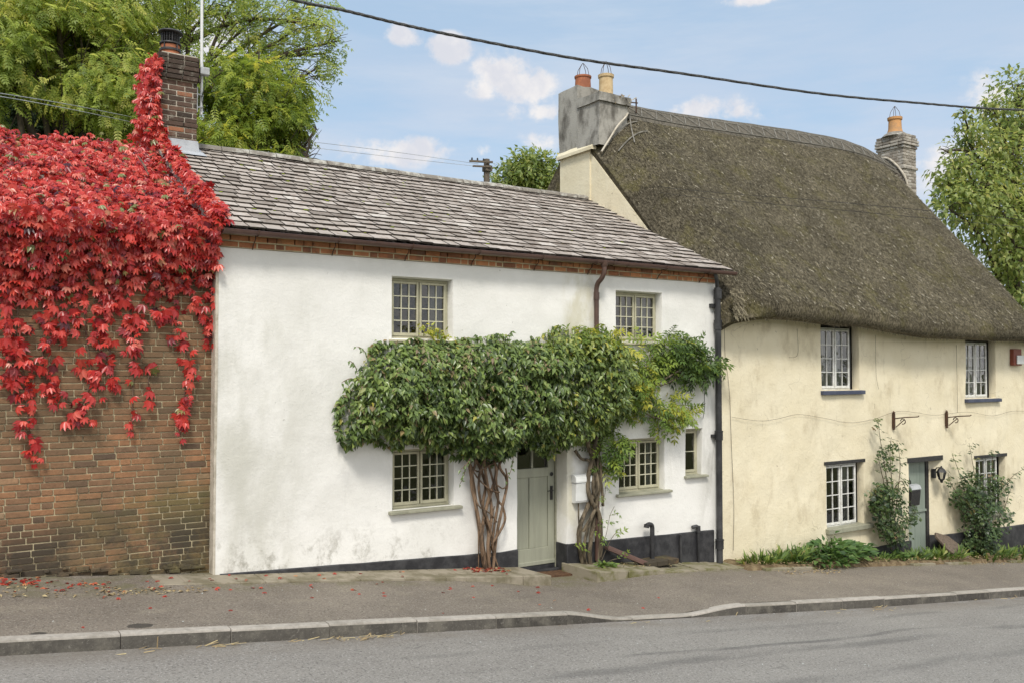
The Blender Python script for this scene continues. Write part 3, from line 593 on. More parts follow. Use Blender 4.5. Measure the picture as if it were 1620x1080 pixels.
kn = MB(); kn.lathe((0, 0, 0), [(.02, 0), (.028, .008), (.028, .016), (.012, .022), (.012, .03)], 14); kn.v = [(x1 - .055 + x, yd - z, .80 + y) for x, y, z in kn.v]
kn.build('lock', BR['blackp'], do, 40)
fr = MB(); fr.box(6.742, 6.797, yd - .025, yd + .07, -.60, 1.45); fr.box(7.558, 7.578, yd - .03, yd + .07, -.60, 1.45); fr.box(6.797, 7.558, yd - .025, yd + .07, 1.443, 1.455)
fr.build('door_frame', BR['sill'], WC, None, .004)
st = MB(); st.box(6.797, 7.558, yd - .01, yd + .06, -.66, -.48); st.box(6.735, 7.585, .17, .36, -.75, -.535); st.build('door_step', BR['plinth'], WC, None, .01)
# brick cornice below the eaves
cb = MB(); random.seed(11)
def row(z0, z1, y, L, j, x0=2.68, x1=10.58, head=.4):
    q = x0
    while q < x1:
        l = L if random.random() > head else L * .52
        cb.box(q, min(q + l - j, x1), y + random.uniform(-.004, .004), .08, z0 + random.uniform(-.002, .002), z1, random.random()); q += l
row(3.704, 3.764, -.025, .215, .012); row(3.776, 3.836, -.055, .215, .012); row(3.846, 3.872, -.085, .215, .012, head=.2)
cb.box(2.69, 10.57, -.018, .07, 3.695, 3.87, -.5)
co = cb.build('cornice', BR['cornice'], WC, None, .006)
mo = MB(); mo.box(2.69, 10.57, -.021, -.0185, 3.697, 3.772); mo.box(2.69, 10.57, -.046, -.024, 3.7645, 3.7755); mo.box(2.69, 10.57, -.075, -.05, 3.8365, 3.8455); mo.build('mortar_joint', BR['mortar'], co)
# roof
YE, ZE, YR, ZR = -.15, 3.895, 3.4, 5.615; XL, XR = 2.60, 10.70
sl = math.hypot(YR - YE, ZR - ZE); ty, tz = (YR - YE) / sl, (ZR - ZE) / sl; nyv, nzv = -tz, ty
def rp(x, s, h=0): 
    sag = -.03 * math.sin(math.pi * min(1, max(0, (x - XL) / (XR - XL)))) * math.sin(math.pi * min(1, s / sl)) + .012 * nz(x * 1.1, s * 1.3)
    return (x, YE + ty * s + nyv * (h + sag), ZE + tz * s + nzv * (h + sag))
dk = MB(); dk.add([rp(XL + .03, .05, -.03), rp(XR, .05, -.03), rp(XR, sl, -.03), rp(XL + .03, sl, -.03), (XL + .03, 2 * YR + .2, ZE - .03), (XR, 2 * YR + .2, ZE - .03)], [(0, 1, 2, 3), (3, 2, 5, 4)])
dk.box(XL + .03, 10.62, YE + .03, .0, 3.875, 3.89)
roof = dk.build('roof', BR['deck'], WC)
sb = MB(); random.seed(5); nrow = 19; ex = sl / nrow
for r in range(nrow):
    s0 = r * ex - .02 * (r == 0); tw = .235 - .003 * r; q = XL - random.uniform(0, tw)
    xr = XR if r > 0 else 10.80
    if r == 1: xr = 10.76
    while q < xr:
        w = tw * random.choice((.72, .85, 1, 1, 1.15, 1.35)); a, e = max(q, XL), min(q + w - .018, xr); q += w
        if e - a < .03: continue
        h0 = .042 + random.uniform(-.006, .008); th = random.uniform(.018, .028); d0 = random.uniform(-.007, .007); tl = random.uniform(-.004, .004); s1 = s0 + ex * 2.05
        if s1 > sl + .05: s1 = sl + .02
        p = [rp(a, s0 + d0, h0 - th), rp(e, s0 + d0 + tl, h0 - th), rp(e, s0 + d0 + tl, h0), rp(a, s0 + d0, h0), rp(a, s1, .002), rp(e, s1, .002), rp(a, s1, -.01), rp(e, s1, -.01)]
        sb.add(p, [(0, 1, 2, 3), (3, 2, 5, 4), (0, 3, 4, 6), (1, 7, 5, 2)], min(1, max(.07, random.gauss(.5, .24)))); sb.t[-4] = sb.t[-2] = sb.t[-1] = 0.0  # edge faces near black: dirt, and the shadow gaps painted into the colour
for r in range(12):                                                         # plain back slope
    f0, f1 = r / 12, (r + 1) / 12
    sb.add([(XL, YR + (YR - YE) * f0, ZR - (ZR - ZE) * f0 + .03), (XL, YR + (YR - YE) * f1, ZR - (ZR - ZE) * f1 + .05), (XR, YR + (YR - YE) * f1, ZR - (ZR - ZE) * f1 + .05), (XR, YR + (YR - YE) * f0, ZR - (ZR - ZE) * f0 + .03)], [(0, 1, 2, 3)], .4)
sb.build('slates', BR['slate'], roof)
rb = MB(); q = XL + .55
while q < XR - .05:
    L = .42; e = min(q + L - .012, XR - .03); h = random.uniform(-.006, .008); vs = []
    for xx in (q, e):
        for k in range(9):
            a = math.pi * (k / 8) * 1.0; rr = .105
            vs.append((xx, YR - rr * 1.15 * math.cos(a), ZR - .015 + h + rr * .85 * math.sin(a) + .012 * nz(xx * 1.1, 5)))
    rb.add(vs, [(k, k + 1, k + 10, k + 9) for k in range(8)] + [tuple(range(9))[::-1], tuple(range(9, 18))]); q += L
rb.build('ridge_tiles', BR['ridge'], roof, 40)
ms = MB(); random.seed(21)
for _ in range(60):
    xx = random.uniform(2.9, 6.5) if random.random() < .7 else random.uniform(3, 10.4); s_ = random.randint(1, 17) * ex + random.uniform(-.03, .0); R0 = random.uniform(.008, .024); c = rp(xx, s_, .03)
    for _k in range(3):
        ms.lathe((c[0] + random.uniform(-R0, R0), c[1] + random.uniform(-.5, .5) * R0, c[2] - R0 * .3), [(R0, 0), (R0 * .85, R0 * .35), (R0 * .4, R0 * .6), (.001, R0 * .66)], 7)
ms.build('moss_cushions', BR['moss'], roof, 60, 0, 'stuff')
vb = MB(); vb.add([rp(XL - .02, .35, -.02), rp(XL + .07, .35, -.0), rp(XL + .07, sl, .03), rp(XL - .02, sl, .0), rp(XL - .02, .35, .035), rp(XL + .07, .35, .045), rp(XL + .07, sl, .045), rp(XL - .02, sl, .035)], [(0, 3, 2, 1), (4, 5, 6, 7), (0, 1, 5, 4), (1, 2, 6, 5), (2, 3, 7, 6), (3, 0, 4, 7)]); vb.build('verge_mortar', BR['ridge'], roof)
# gutter, brackets, downpipes
gb = MB(); prof = []
for k in range(11):
    a = math.pi + math.pi * k / 10; prof.append((.052 * math.cos(a), .044 * math.sin(a)))
prof = [(-.056, .006)] + prof + [(.056, .006)]
inner = [(c * .9, s_ * .9 + .004) for c, s_ in prof[::-1]]; pp = prof + inner
gx0, gx1, gy, gz_ = 2.66, 10.83, -.205, 3.868; n = len(pp); vs = []
xs_ = lin(gx0, gx1, 24)
for xx in xs_: vs += [(xx, gy + c, gz_ - .012 * math.sin((xx - gx0) * .8) * .5 + s_) for c, s_ in pp]
gb.add(vs, [(i * n + k, i * n + (k + 1) % n, (i + 1) * n + (k + 1) % n, (i + 1) * n + k) for i in range(23) for k in range(n)] + [tuple(range(n))[::-1], tuple(23 * n + k for k in range(n))])
for xx in (4.55, 6.5, 8.6):
    vs = []
    for x_ in (xx - .05, xx + .05): vs += [(x_, gy + c * 1.07, gz_ + s_ * 1.07) for c, s_ in prof]
    m_ = len(prof); gb.add(vs, [(k, k + 1, m_ + k + 1, m_ + k) for k in range(m_ - 1)])
gut = gb.build('gutter', BR['brown'], WC, 50)
for xx in (3.05, 4.02, 5.0, 5.98, 7.0, 7.95, 8.25, 9.3, 10.2):
    k = MB(); k.tube([(xx, gy - .07, gz_ + .012), (xx, gy - .068, gz_ - .03), (xx, gy - .03, gz_ - .048), (xx, gy, gz_ - .052), (xx, gy + .04, gz_ - .04), (xx, gy + .065, gz_ - .01), (xx, gy + .07, gz_ - .08), (xx, gy + .15, gz_ - .13), (xx, -.03, gz_ - .17), (xx, -.02, gz_ - .18)], .007, 6)
    k.build('bracket', BR['rust'], gut)
dp = MB(); xd = 8.11
dp.lathe((xd, gy, 3.79), [(.04, 0), (.055, .03), (.06, .09)], 14)
dp.tube(spline([(xd, gy, 3.86), (xd, gy, 3.72), (xd - .01, gy + .04, 3.63), (xd - .03, -.10, 3.56), (xd - .03, -.065, 3.47), (xd - .03, -.065, 3.3)], 5), .036, 12)
dp.tube([(xd - .03, -.065, 3.35), (xd - .03, -.065, .2), (xd - .03, -.065, -.45)], .036, 12); dp.tube([(xd - .03, -.065, 3.32), (xd - .03, -.065, 3.43)], .044, 12)
dp.build('downpipe', BR['brownpipe'], WC, 45)
bp = MB(); xb_ = 10.555; yb_ = -.085
bp.tube([(xb_ - .01, yb_, 3.62), (xb_, yb_, 2.9), (xb_, yb_, 1.2), (xb_, yb_, -.87)], .05, 14)
for z in (3.44, 2.95, 1.18, -.55): bp.tube([(xb_, yb_, z), (xb_, yb_, z + .13)], .064, 14); bp.tube([(xb_, yb_, z + .13), (xb_, yb_, z + .15)], .069, 14)
bp.box(xb_ - .12, xb_ + .07, yb_ + .02, .0, 3.30, 3.36); bp.box(xb_ - .1, xb_ + .1, yb_ + .02, .0, 1.22, 1.27)
bp.tube(spline([(10.42, -.16, 3.84), (10.48, -.13, 3.74), (xb_ - .01, yb_, 3.60)], 5), .03, 10)
bp.build('soil_pipe', BR['blackpipe'], WC, 45)
for xx, zt, zb_, ang in ((9.74, -.25, -.78, 0), (10.12, -.20, -.82, 1)):
    q = MB(); q.tube([(xx, -.05, zt), (xx, -.05, zb_)], .02, 8)
    if ang: q.tube([(xx, -.05, zt), (xx, -.05, zt + .03), (xx - .04, -.05, zt + .05), (xx - .13, -.05, zt + .04)], .028, 8); q.lathe((xx, -.05, zt - .05), [(.035, 0), (.035, .1)], 10)
    q.build('waste_pipe', BR['blackpipe'], WC, 45)
# chimney on the left gable
cx0, cx1, cy0, cy1 = 2.62, 3.12, 2.98, 3.55; random.seed(17)
def chim_bricks(b, x0, x1, y0, y1, z0, z1, L=.225, H=.075, tf=None):
    b_ = bricks(x0, x1, z0, z1, y0, L, H, .016, .06, tintf=tf, flemish=True); b.v, b.f, b.t = merge(b, b_)
    b_ = bricks(y0 + .063, y1, z0, z1, x0, L, H, .016, .06, tintf=tf, flemish=True, axis='y'); b.v, b.f, b.t = merge(b, b_)
def merge(a, c):
    n = len(a.v); return a.v + c.v, a.f + [tuple(i + n for i in f) for f in c.f], a.t + c.t
tf = lambda x, z: random.choice((.05, .2, .3, .4, .45, .5, .6, .95)) * random.uniform(.85, 1)
kb2 = MB(); kb2.box(cx0 + .012, cx1, cy0 + .012, cy1, 5.2, 6.85)
chim = kb2.build('chimney', BR['pale_mortar'], WC)
c2 = MB(); chim_bricks(c2, cx0, cx1 + .001, cy0, cy1, 5.57, 6.47, tf=tf)
chim_bricks(c2, cx0 - .012, cx1 + .012, cy0 - .014, cy1, 5.80, 5.875, tf=lambda x, z: .35)
for i, (z, o_) in enumerate(((6.47, .045), (6.545, .03), (6.62, .03), (6.695, .012), (6.77, .012))):
    chim_bricks(c2, cx0 - o_, cx1 + o_, cy0 - o_, cy1 + o_, z, z + .075, tf=lambda x, z: random.uniform(.0, .22))
c2.box(cx0 - .035, cx1 + .035, cy0 - .03 + .05, cy1 + .03, 6.49, 6.84, .1)
c2.build('brickwork', BR['chim_brick'], chim, None, .005)
fl = MB(); fl.add([(cx0 - .01, cy0 - .012, 5.61), (cx1 + .018, cy0 - .012, 5.61), (cx1 + .035, cy0 - .03, 5.45), (cx0 - .01, cy0 - .03, 5.45), (cx0 - .02, cy0 - .22, 5.36), (cx1 + .10, cy0 - .22, 5.36), (cx1 + .018, cy1, 5.80), (cx1 + .1, cy1, 5.70)],
    [(0, 3, 2, 1), (3, 4, 5, 2), (1, 2, 7, 6), (2, 5, 7)])
fl.build('flashing', BR['lead'], chim)
px, py = 2.80, 3.26
pt = MB(); pt.lathe((px, py, 6.84), [(.16, 0), (.15, .03), (.135, .06), (.13, .16), (.135, .19)], 20); pt.build('chimney_pot', BR['terra'], chim, 40)
cw = MB(); zc = 7.04; cw.lathe((px, py, zc), [(.15, -.10), (.152, -.08), (.15, -.065)], 20); cw.lathe((px, py, zc), [(.15, .0), (.156, .01), (.15, .025)], 20)
cw.lathe((px, py, zc + .18), [(.02, .055), (.10, .045), (.165, .02), (.175, 0), (.16, -.01)], 22)
for k in range(20):
    a = 2 * math.pi * k / 20; c_, s_ = math.cos(a) * .122, math.sin(a) * .122; cw.tube([(px + c_, py + s_, zc), (px + c_, py + s_, zc + .18)], .006 if k % 5 else .012, 5)
for z in lin(zc + .04, zc + .16, 5): cw.lathe((px, py, z), [(.121, 0), (.126, .003), (.121, .006)], 20)
cw.lathe((px, py, zc + .01), [(.10, 0), (.10, .17)], 16)
for a in (.6, 2.2, 3.9, 5.2): cw.tube([(px + math.cos(a) * .15, py + math.sin(a) * .15, zc - .1), (px + math.cos(a) * .14, py + math.sin(a) * .14, zc + .02)], .009, 5)
cw.build('cowl', BR['blackp'], chim, 40)
# aerial mast fixed beside the chimney
AM = thing('aerial_mast', (3.20, 3.2, 5.75), 'slim white aerial mast with a small grey junction box beside the brick chimney', 'mast')
a_ = MB(); ax, ay = 3.215, 3.12
a_.tube([(ax, ay, 6.05), (ax, ay, 6.6), (ax - .012, ay, 8.4)], .021, 8); a_.build('pole', BR['whitebox'], AM, 40)
a_ = MB(); a_.obox((ax + .025, ay - .06, 6.68), (.13, 0, 0), (0, .10, 0), (0, 0, .11)); a_.build('junction_box', BR['galv'], AM, None, .01)
a_ = MB(); a_.box(cx1 + .003, cx1 + .018, 3.0, 3.08, 6.05, 6.42); a_.tube([(cx1 + .01, 3.04, 6.33), (ax + .02, ay - .02, 6.33)], .012, 6); a_.tube([(cx1 + .01, 3.04, 6.13), (ax + .02, ay - .02, 6.16)], .012, 6); a_.build('wall_bracket', BR['galv'], AM)
a_ = MB(); a_.tube(spline([(ax + .02, ay - .05, 6.62), (ax + .04, ay - .05, 6.5), (ax - .0, ay - .04, 6.3), (ax + .03, ay - .04, 6.1)], 6), .006, 5); a_.build('lead_wire', BR['wire'], AM)
# ------------------------------------------------------------------ thatched cottage
TC = thing('thatched_cottage', (15.5, .02, G(15.5)), 'cream cottage with a steep dark thatched roof and white casement windows', 'cottage')
tops = [(13.25, 14.34, 1.93, 3.30, .15), (17.86, 19.02, 1.70, 3.30, .15), (13.35, 14.42, -.53, .64, .13), (15.82, 16.92, -1.7, .53, .18, .22), (18.18, 19.32, -.76, .49, .13)]
tw = rendered_wall(10.62, 20.5, -2.6, 3.4, tops, .02, 8.0, .022)
yR = 3.5
def zlip(x): return 3.13 - .06 * sstep(11.5, 13.5, x) - .17 * sstep(13.6, 16.0, x) + .02 * nz(x * .8, 3)
def zrid(x): return 7.74 + .28 * sstep(11.2, 18, x) - .03 * math.sin((x - 11) / 9 * math.pi) - .34 * max(0, (x - 18.3) / 2.1) ** 2
def under(y): return 3.10 + 1.03 * y
tw.add([(10.72, 4.0, -2.2), (10.72, 6.9, -2.2), (10.72, 6.9, 3.3), (10.72, 4.0, 6.2)], [(0, 3, 2, 1)])
tw.add([(10.585, .03, -2.2), (10.585, 4.2, -2.2), (10.585, 4.2, 6.6), (10.585, 3.35, 6.6), (10.585, .03, 3.12), (10.74, 4.2, -2.2), (10.74, 4.2, 6.6), (10.74, 3.35, 6.6), (10.74, .03, 3.12)], [(0, 4, 3, 2, 1), (1, 2, 6, 5), (2, 3, 7, 6), (3, 4, 8, 7)])
tw.add([(20.42, .02, -3), (20.42, 6.9, -3), (20.42, 6.9, 3.2), (20.42, 3.5, 6.9), (20.42, .02, 3.0)], [(0, 1, 2, 3, 4)])
tw.box(10.8, 20.4, 6.7, 6.9, -2.6, 3.3)
tw.add([(10.56, 3.25, 5.0), (10.56, 4.22, 5.0), (10.56, 4.22, 6.6), (10.56, 3.25, 6.6), (10.64, 3.25, 5.0), (10.70, 4.22, 5.0), (10.70, 4.22, 6.6), (10.64, 3.25, 6.6)], [(0, 3, 2, 1), (0, 4, 7, 3), (1, 2, 6, 5), (3, 7, 6, 2)])
tw.build('wall', BR['cream'], TC, 38)
i2 = MB(); i2.box(10.9, 20.3, .5, 6.6, .95, 1.2); i2.box(10.9, 20.3, .45, 6.6, -2.0, -1.9); i2.box(15.2, 15.3, .5, 6.6, -1.9, .95); i2.box(17.3, 17.4, .45, 6.6, -1.9, .95); i2.box(16, 16.1, .5, 6.6, 1.2, 3.4)
i2.build('interior_partition', BR['dark'], TC)
p2 = MB(); plinth_run(p2, 12.2, 15.83, lambda x: -.985, -2.4, -.02); plinth_run(p2, 16.90, 20.49, lambda x: -.985 - .025 * (x - 16.9), -2.8, -.02)
vs = []
for i in range(7):
    a = i / 6; vs += [(16.895 - .2 * a, -.018 + .16 * a, -2.2), (16.895 - .2 * a, -.018 + .16 * a, -.985), (16.92 - .2 * a, -.0 + .16 * a, -.985)]
p2.add(vs, [(3 * i + k, 3 * i + 1 + k, 3 * i + 4 + k, 3 * i + 3 + k) for i in range(6) for k in range(2)])
p2.build('plinth', BR['plinth'], TC, 40)
T_ = lambda *a, **k: window(TC, *a, frame=.026, stile=.032, bar=.014, gap=.02, **k)
T_(13.265, 14.16, 1.945, 3.06, .10, [2, 2], 4, BR['whitep'], BR['whitep'], sill=(13.22, 14.42, -.05, 1.945, .085, BR['navy']), curtain=[(13.55, 14.1)])
T_(17.875, 18.80, 1.715, 2.88, .10, [2, 2], 4, BR['whitep'], BR['whitep'], sill=(17.83, 19.12, -.05, 1.715, .085, BR['navy']), curtain=[(17.9, 18.78)])
T_(13.365, 14.28, -.515, .60, .085, [2, 2], 4, BR['whitep'], BR['whitep'], sill=(13.31, 14.60, -.07, -.51, .10, BR['sill']), curtain=[(13.38, 13.6), (14.05, 14.27)])
T_(18.195, 19.10, -.745, .45, .085, [2, 2], 4, BR['whitep'], BR['whitep'], sill=(18.15, 19.50, -.07, -.74, .10, BR['sill']), curtain=[(18.22, 18.45), (18.8, 19.08)])
for a, b_, za, zb in ((14.16, 14.20, 1.945, 3.06), (18.80, 18.84, 1.715, 2.88), (14.28, 14.31, -.515, .6), (19.10, 19.13, -.745, .45)):
    q = MB(); q.box(a + .002, b_, .105, .17, za, zb); q.build('jamb', BR['blackp'], TC)
for a in ((13.30, 14.46, .002, .16, .605, .665), (15.78, 16.97, .0, .2, .505, .60), (18.12, 19.38, .0, .16, .455, .52)):
    q = MB(); q.box(*a); q.build('lintel', BR['blackp'], TC, None, .006)
db = MB(); yd = .17; x0, x1, z0, z1 = 15.88, 16.60, -1.35, .50
for a, e in ((x0, 16.05), (16.055, 16.235), (16.24, 16.42), (16.425, x1)): db.box(a, e, yd, yd + .04, z0, -.475)
for a, e in ((x0, 16.05), (16.055, 16.235), (16.24, 16.42), (16.425, x1)): db.box(a, e, yd, yd + .04, -.46, z1)
db.box(x0, x1, yd - .03, yd - .001, -.50, -.455)
do = db.build('door', BR['grnp'], TC, None, .005)
k = MB(); k.lathe((0, 0, 0), [(.03, 0), (.05, .012), (.03, .022)], 14); k.v = [(16.02 + x, yd - z, .17 + y) for x, y, z in k.v]
k.tube([(16.02 + .05 * math.sin(a), yd - .03, .09 - .065 * math.cos(a)) for a in lin(.3, 5.98, 14)], .014, 7); k.build('door_knocker', BR['blackp'], do, 40)
fr = MB(); fr.box(15.83, 15.875, yd - .03, yd + .06, -1.6, .52); fr.box(16.605, 16.70, yd - .02, yd + .06, -1.6, .52); fr.build('door_frame', BR['blackp'], TC)
# thatch: one thick coat of straw
def sect(x, inset=0.0):
    zl, zr = zlip(x), zrid(x); out = []
    front = [(.06, zl + .18), (-.16, zl + .045), (-.33, zl), (-.43, zl + .05), (-.47, zl + .16), (-.44, zl + .33)]
    y0_, z0_ = -.44, zl + .33; n = 26
    for i in range(1, n + 1):
        t = i / n; y = y0_ + (yR - y0_) * t; z = z0_ + (zr - z0_) * t
        z += .10 * math.sin(t * math.pi) + .04 * nz(x * .7, t * 3) - .13 * max(0, (t - .93) / .07) ** 2
        front.append((y, z))
    pts = list(front)
    for i in range(1, 13):
        t = i / 12; pts.append((yR + (7.35 - yR) * t, zr - .13 + (3.5 - zr) * t + .13 * math.sin(t * math.pi) + .02))
    pts += [(7.3, 3.2), (6.95, 3.25)]
    return pts
xsT = [10.57, 10.62, 10.68, 10.76, 10.84, 10.94, 11.06, 11.2, 11.35] + lin(11.5, 19.7, 58) + [19.9, 20.1, 20.25, 20.36, 20.45, 20.50]
th = MB(); vs = []; m = 0
def inset(x): 
    e = min((x - 10.57) / 1.0, (20.5 - x) / .8); return .60 * (1 - min(1, e)) ** 2.0 if x < 15 else .42 * (1 - min(1, e)) ** 2.2
for x in xsT:
    P_ = sect(x); d = inset(x); Q = []
    for y, z in P_:
        uy, uz = yR + .02 - y, 5.0 - z
        ins_n = np.array((.0, 0.0))
        if y < yR: ny_, nz2 = -.73, .68
        else: ny_, nz2 = .73, .68
        w = (1 if y < yR else .45) if (z > zlip(x) + .12) else .35
        Q.append((x, y - ny_ * d * w, z - nz2 * d * w))
    m = len(Q); vs += Q
inner = []
fs = [(i * m + k, (i + 1) * m + k, (i + 1) * m + k + 1, i * m + k + 1) for i in range(len(xsT) - 1) for k in range(m - 1)]
th.add(vs, fs)
def endcap(x, base):
    P_ = vs[base:base + m]; sgn = 1 if x < 15 else -1; ia = []; 
    for (xx, y, z) in P_:
        zu = under(y) if y < yR else under(2 * yR - y); zu = max(zu, 3.14)
        ia.append((xx + sgn * .05, y if 0 < y < 6.9 else max(.03, min(6.95, y)), min(z, zu)))
    th.add(P_ + ia, [((k, k + 1, m + k + 1, m + k) if sgn > 0 else (m + k, m + k + 1, k + 1, k)) for k in range(m - 1)])
endcap(xsT[0], 0); endcap(xsT[-1], (len(xsT) - 1) * m)
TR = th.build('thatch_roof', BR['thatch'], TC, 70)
# ragged straw ends over the front slope
rng = np.random.default_rng(12); N = 60000
def thatch_surface(x, t):
    zl = np.array([zlip(q) for q in x]); zr = np.array([zrid(q) for q in x]); y = -.44 + (yR + .44) * t
    z = zl + .33 + (zr - zl - .33) * t + .10 * np.sin(t * np.pi) + .04 * np.array([nz(a * .7, b * 3) for a, b in zip(x, t)]) - .13 * np.maximum(0, (t - .93) / .07) ** 2
    d = np.where(x < 15, .60 * (1 - np.clip((x - 10.57) / 1.0, 0, 1)) ** 2.0, .42 * (1 - np.clip((20.5 - x) / .8, 0, 1)) ** 2.2)
    return np.stack([x, y + .73 * d, z - .68 * d], 1)
X_ = rng.uniform(10.60, 20.46, N); Tt = rng.uniform(-.01, .955, N)
P_ = thatch_surface(X_, Tt); nrm = np.array([0, -.74, .67]); dn = np.array([0, -.67, -.74])
Dv = dn + rng.normal(0, .4, (N, 3)) * np.array([1, .5, .5]); Dv -= (Dv @ nrm)[:, None] * nrm; Dv = norm(Dv) + nrm * rng.uniform(.0, .22, N)[:, None]
Nv = nrm + rng.normal(0, .35, (N, 3))
def scaled(tmpl, w): return ([(x * w, y, z) for x, y, z in tmpl[0]], tmpl[1])
leaf_mesh('straw_ends', scaled(STRAW, .125), P_ + nrm * rng.uniform(-.004, .012, N)[:, None], Dv, Nv, rng.uniform(.025, .075, N), np.clip(rng.normal(.46, .3, N), 0, 1) ** 1.1, BR['straws'], TR, 'stuff')
N2 = 1500; X_ = rng.uniform(10.8, 20.4, N2); P_ = np.stack([X_, rng.uniform(-.46, -.25, N2), np.array([zlip(q) for q in X_]) + rng.uniform(-.005, .07, N2)], 1)
Dv = np.array([0, -.25, -1.0]) + rng.normal(0, .25, (N2, 3))
leaf_mesh('eave_straws', scaled(STRAW, .13), P_, Dv, np.array([0, -1, .1]) + rng.normal(0, .3, (N2, 3)), rng.uniform(.02, .05, N2), rng.uniform(0, .7, N2), BR['straws'], TR, 'stuff')
# pale cut ends at the gable corner
nC = 220; P_ = np.stack([rng.uniform(10.68, 10.92, nC), rng.uniform(-.36, .0, nC), rng.uniform(3.14, 3.62, nC)], 1); P_[:, 1] = -.36 + (P_[:, 2] - 3.14) * .28 + rng.uniform(-.03, .05, nC)
leaf_mesh('cut_straw', scaled(STRAW, .2), P_, np.array([-.1, -.5, -.85]) + rng.normal(0, .3, (nC, 3)), np.array([-.5, -.8, .2]) + rng.normal(0, .3, (nC, 3)), rng.uniform(.04, .10, nC), rng.uniform(.45, .85, nC), BR['straws'], TR, 'stuff')
cbm = MB(); vs = []
for i, z in enumerate(lin(3.16, 3.62, 6)):
    for j, x in enumerate(lin(10.72, 10.88, 5)):
        vs.append((x, -.30 - .15 * math.sin(j / 4 * 1.5) + .09 * i / 5 - .02 + .01 * nz(x * 40, z * 30), z - .03 * j / 4 * (i < 1)))
cbm.add(vs, [(i * 5 + j, i * 5 + j + 1, i * 5 + j + 6, i * 5 + j + 5) for i in range(5) for j in range(4)])
# ridge block with hazel rods
rcap = MB(); vs = []; xr_ = lin(11.2, 20.3, 60)
for x in xr_:
    zr = zrid(x)
    for y_ in (3.02, 3.1, 3.25, 3.4, 3.5, 3.62, 3.8, 3.98):
        t = (y_ + .44) / (yR + .44)
        z = (zlip(x) + .33) + (zr - zlip(x) - .33) * t + .10 * math.sin(t * math.pi) + .035 if y_ <= 3.38 else zr - .03 - .75 * max(0, abs(y_ - 3.5) - .05) + .0
        if y_ == 3.02: z -= .045
        vs.append((x, y_, z + .012 * nz(x * 2.5, y_ * 3)))
rcap.add(vs, [(i * 8 + k, (i + 1) * 8 + k, (i + 1) * 8 + k + 1, i * 8 + k + 1) for i in range(59) for k in range(7)])
rcap.build('ridge_capping', BR['ridgethatch'], TR, 60)
def rz(x, y_, h=.05):
    t = (y_ + .44) / (yR + .44); return (x, y_, (zlip(x) + .33) + (zrid(x) - zlip(x) - .33) * t + .10 * math.sin(t * math.pi) + h)
hz = MB()
for y_ in (3.07, 3.32): hz.tube([rz(x, y_, .045) for x in lin(11.3, 20.1, 50)], .010, 5)
q = 11.35; 
while q < 19.9:
    hz.tube([rz(q, 3.07, .058), rz(q + .2, 3.32, .055)], .009, 5); hz.tube([rz(q + .2, 3.32, .058), rz(q + .4, 3.07, .058)], .009, 5); q += .4
def gs(x, t, h=.03):
    p = thatch_surface(np.array([x]), np.array([t]))[0]; return p + nrm * h
for a, b_ in (((10.8, .73), (11.55, .80)), ((10.85, .80), (11.5, .86)), ((11.1, .74), (11.45, .90))): hz.tube([gs(a[0] + (b_[0] - a[0]) * i / 6, a[1] + (b_[1] - a[1]) * i / 6 + .012 * math.sin(i / 6 * 3.1)) for i in range(7)], .013, 5)
hz.build('hazel_rods', BR['hazelrod'], TR, 40)
# left chimney: two rendered flues
random.seed(4)
lc = MB()
def lump(b, x0, x1, y0, y1, z0, z1, n=9, amp=.034, top=.0, sx=0):
    """a rendered stack with uneven faces"""
    vs = []; ring = []
    for j in range(n + 1):
        z = z0 + (z1 - z0) * j / n; base = len(vs)
        R_ = [(x0 + (x1 - x0) * i / 4, y0) for i in range(4)] + [(x1, y0 + (y1 - y0) * i / 4) for i in range(4)] + [(x1 - (x1 - x0) * i / 4, y1) for i in range(4)] + [(x0, y1 - (y1 - y0) * i / 4) for i in range(4)]
        for x, y in R_: vs.append((x + amp * nz(x * 3, y * 3 + z * 2, z * 2), y + amp * nz(y * 3, x * 3, z * 2 + 5), z + (top * (y - y0) / (y1 - y0) + .02 * nz(x * 5, y * 5) if j == n else 0)))
    b.add(vs, [(j * 16 + k, j * 16 + (k + 1) % 16, (j + 1) * 16 + (k + 1) % 16, (j + 1) * 16 + k) for j in range(n) for k in range(16)] + [tuple(n * 16 + k for k in range(16))])
lump(lc, 10.545, 11.22, 3.62, 4.24, 6.60, 7.93, top=-.02); lump(lc, 10.53, 11.26, 2.92, 3.60, 6.60, 7.58, top=.06); lump(lc, 10.50, 11.30, 2.88, 3.58, 7.44, 7.60, 2, .02)
lchim = lc.build('chimney', BR['chim_render'], TC, 45)
lchim['label'] = 'grey rendered double stack'
sh = MB(); sh.add([(10.49, 3.1, 6.60), (10.49, 4.25, 6.60), (10.56, 4.25, 6.70), (10.56, 3.1, 6.70), (10.49, 3.1, 6.54), (10.49, 4.25, 6.54), (10.62, 4.25, 6.54), (10.62, 3.1, 6.54)], [(0, 3, 2, 1), (0, 1, 5, 4), (0, 4, 7, 3), (1, 2, 6, 5)]); sh.build('breast_ledge', BR['cream'], lchim)
mf = MB(); mf.tube(spline([(10.56, 2.88, 6.45), (10.75, 2.87, 6.72), (10.95, 2.87, 7.0), (11.18, 2.89, 7.22), (11.32, 3.0, 7.36)], 5), [.02] * 20 + [.012], 8); mf.build('mortar_fillet', BR['pale_mortar'], lchim, 50)
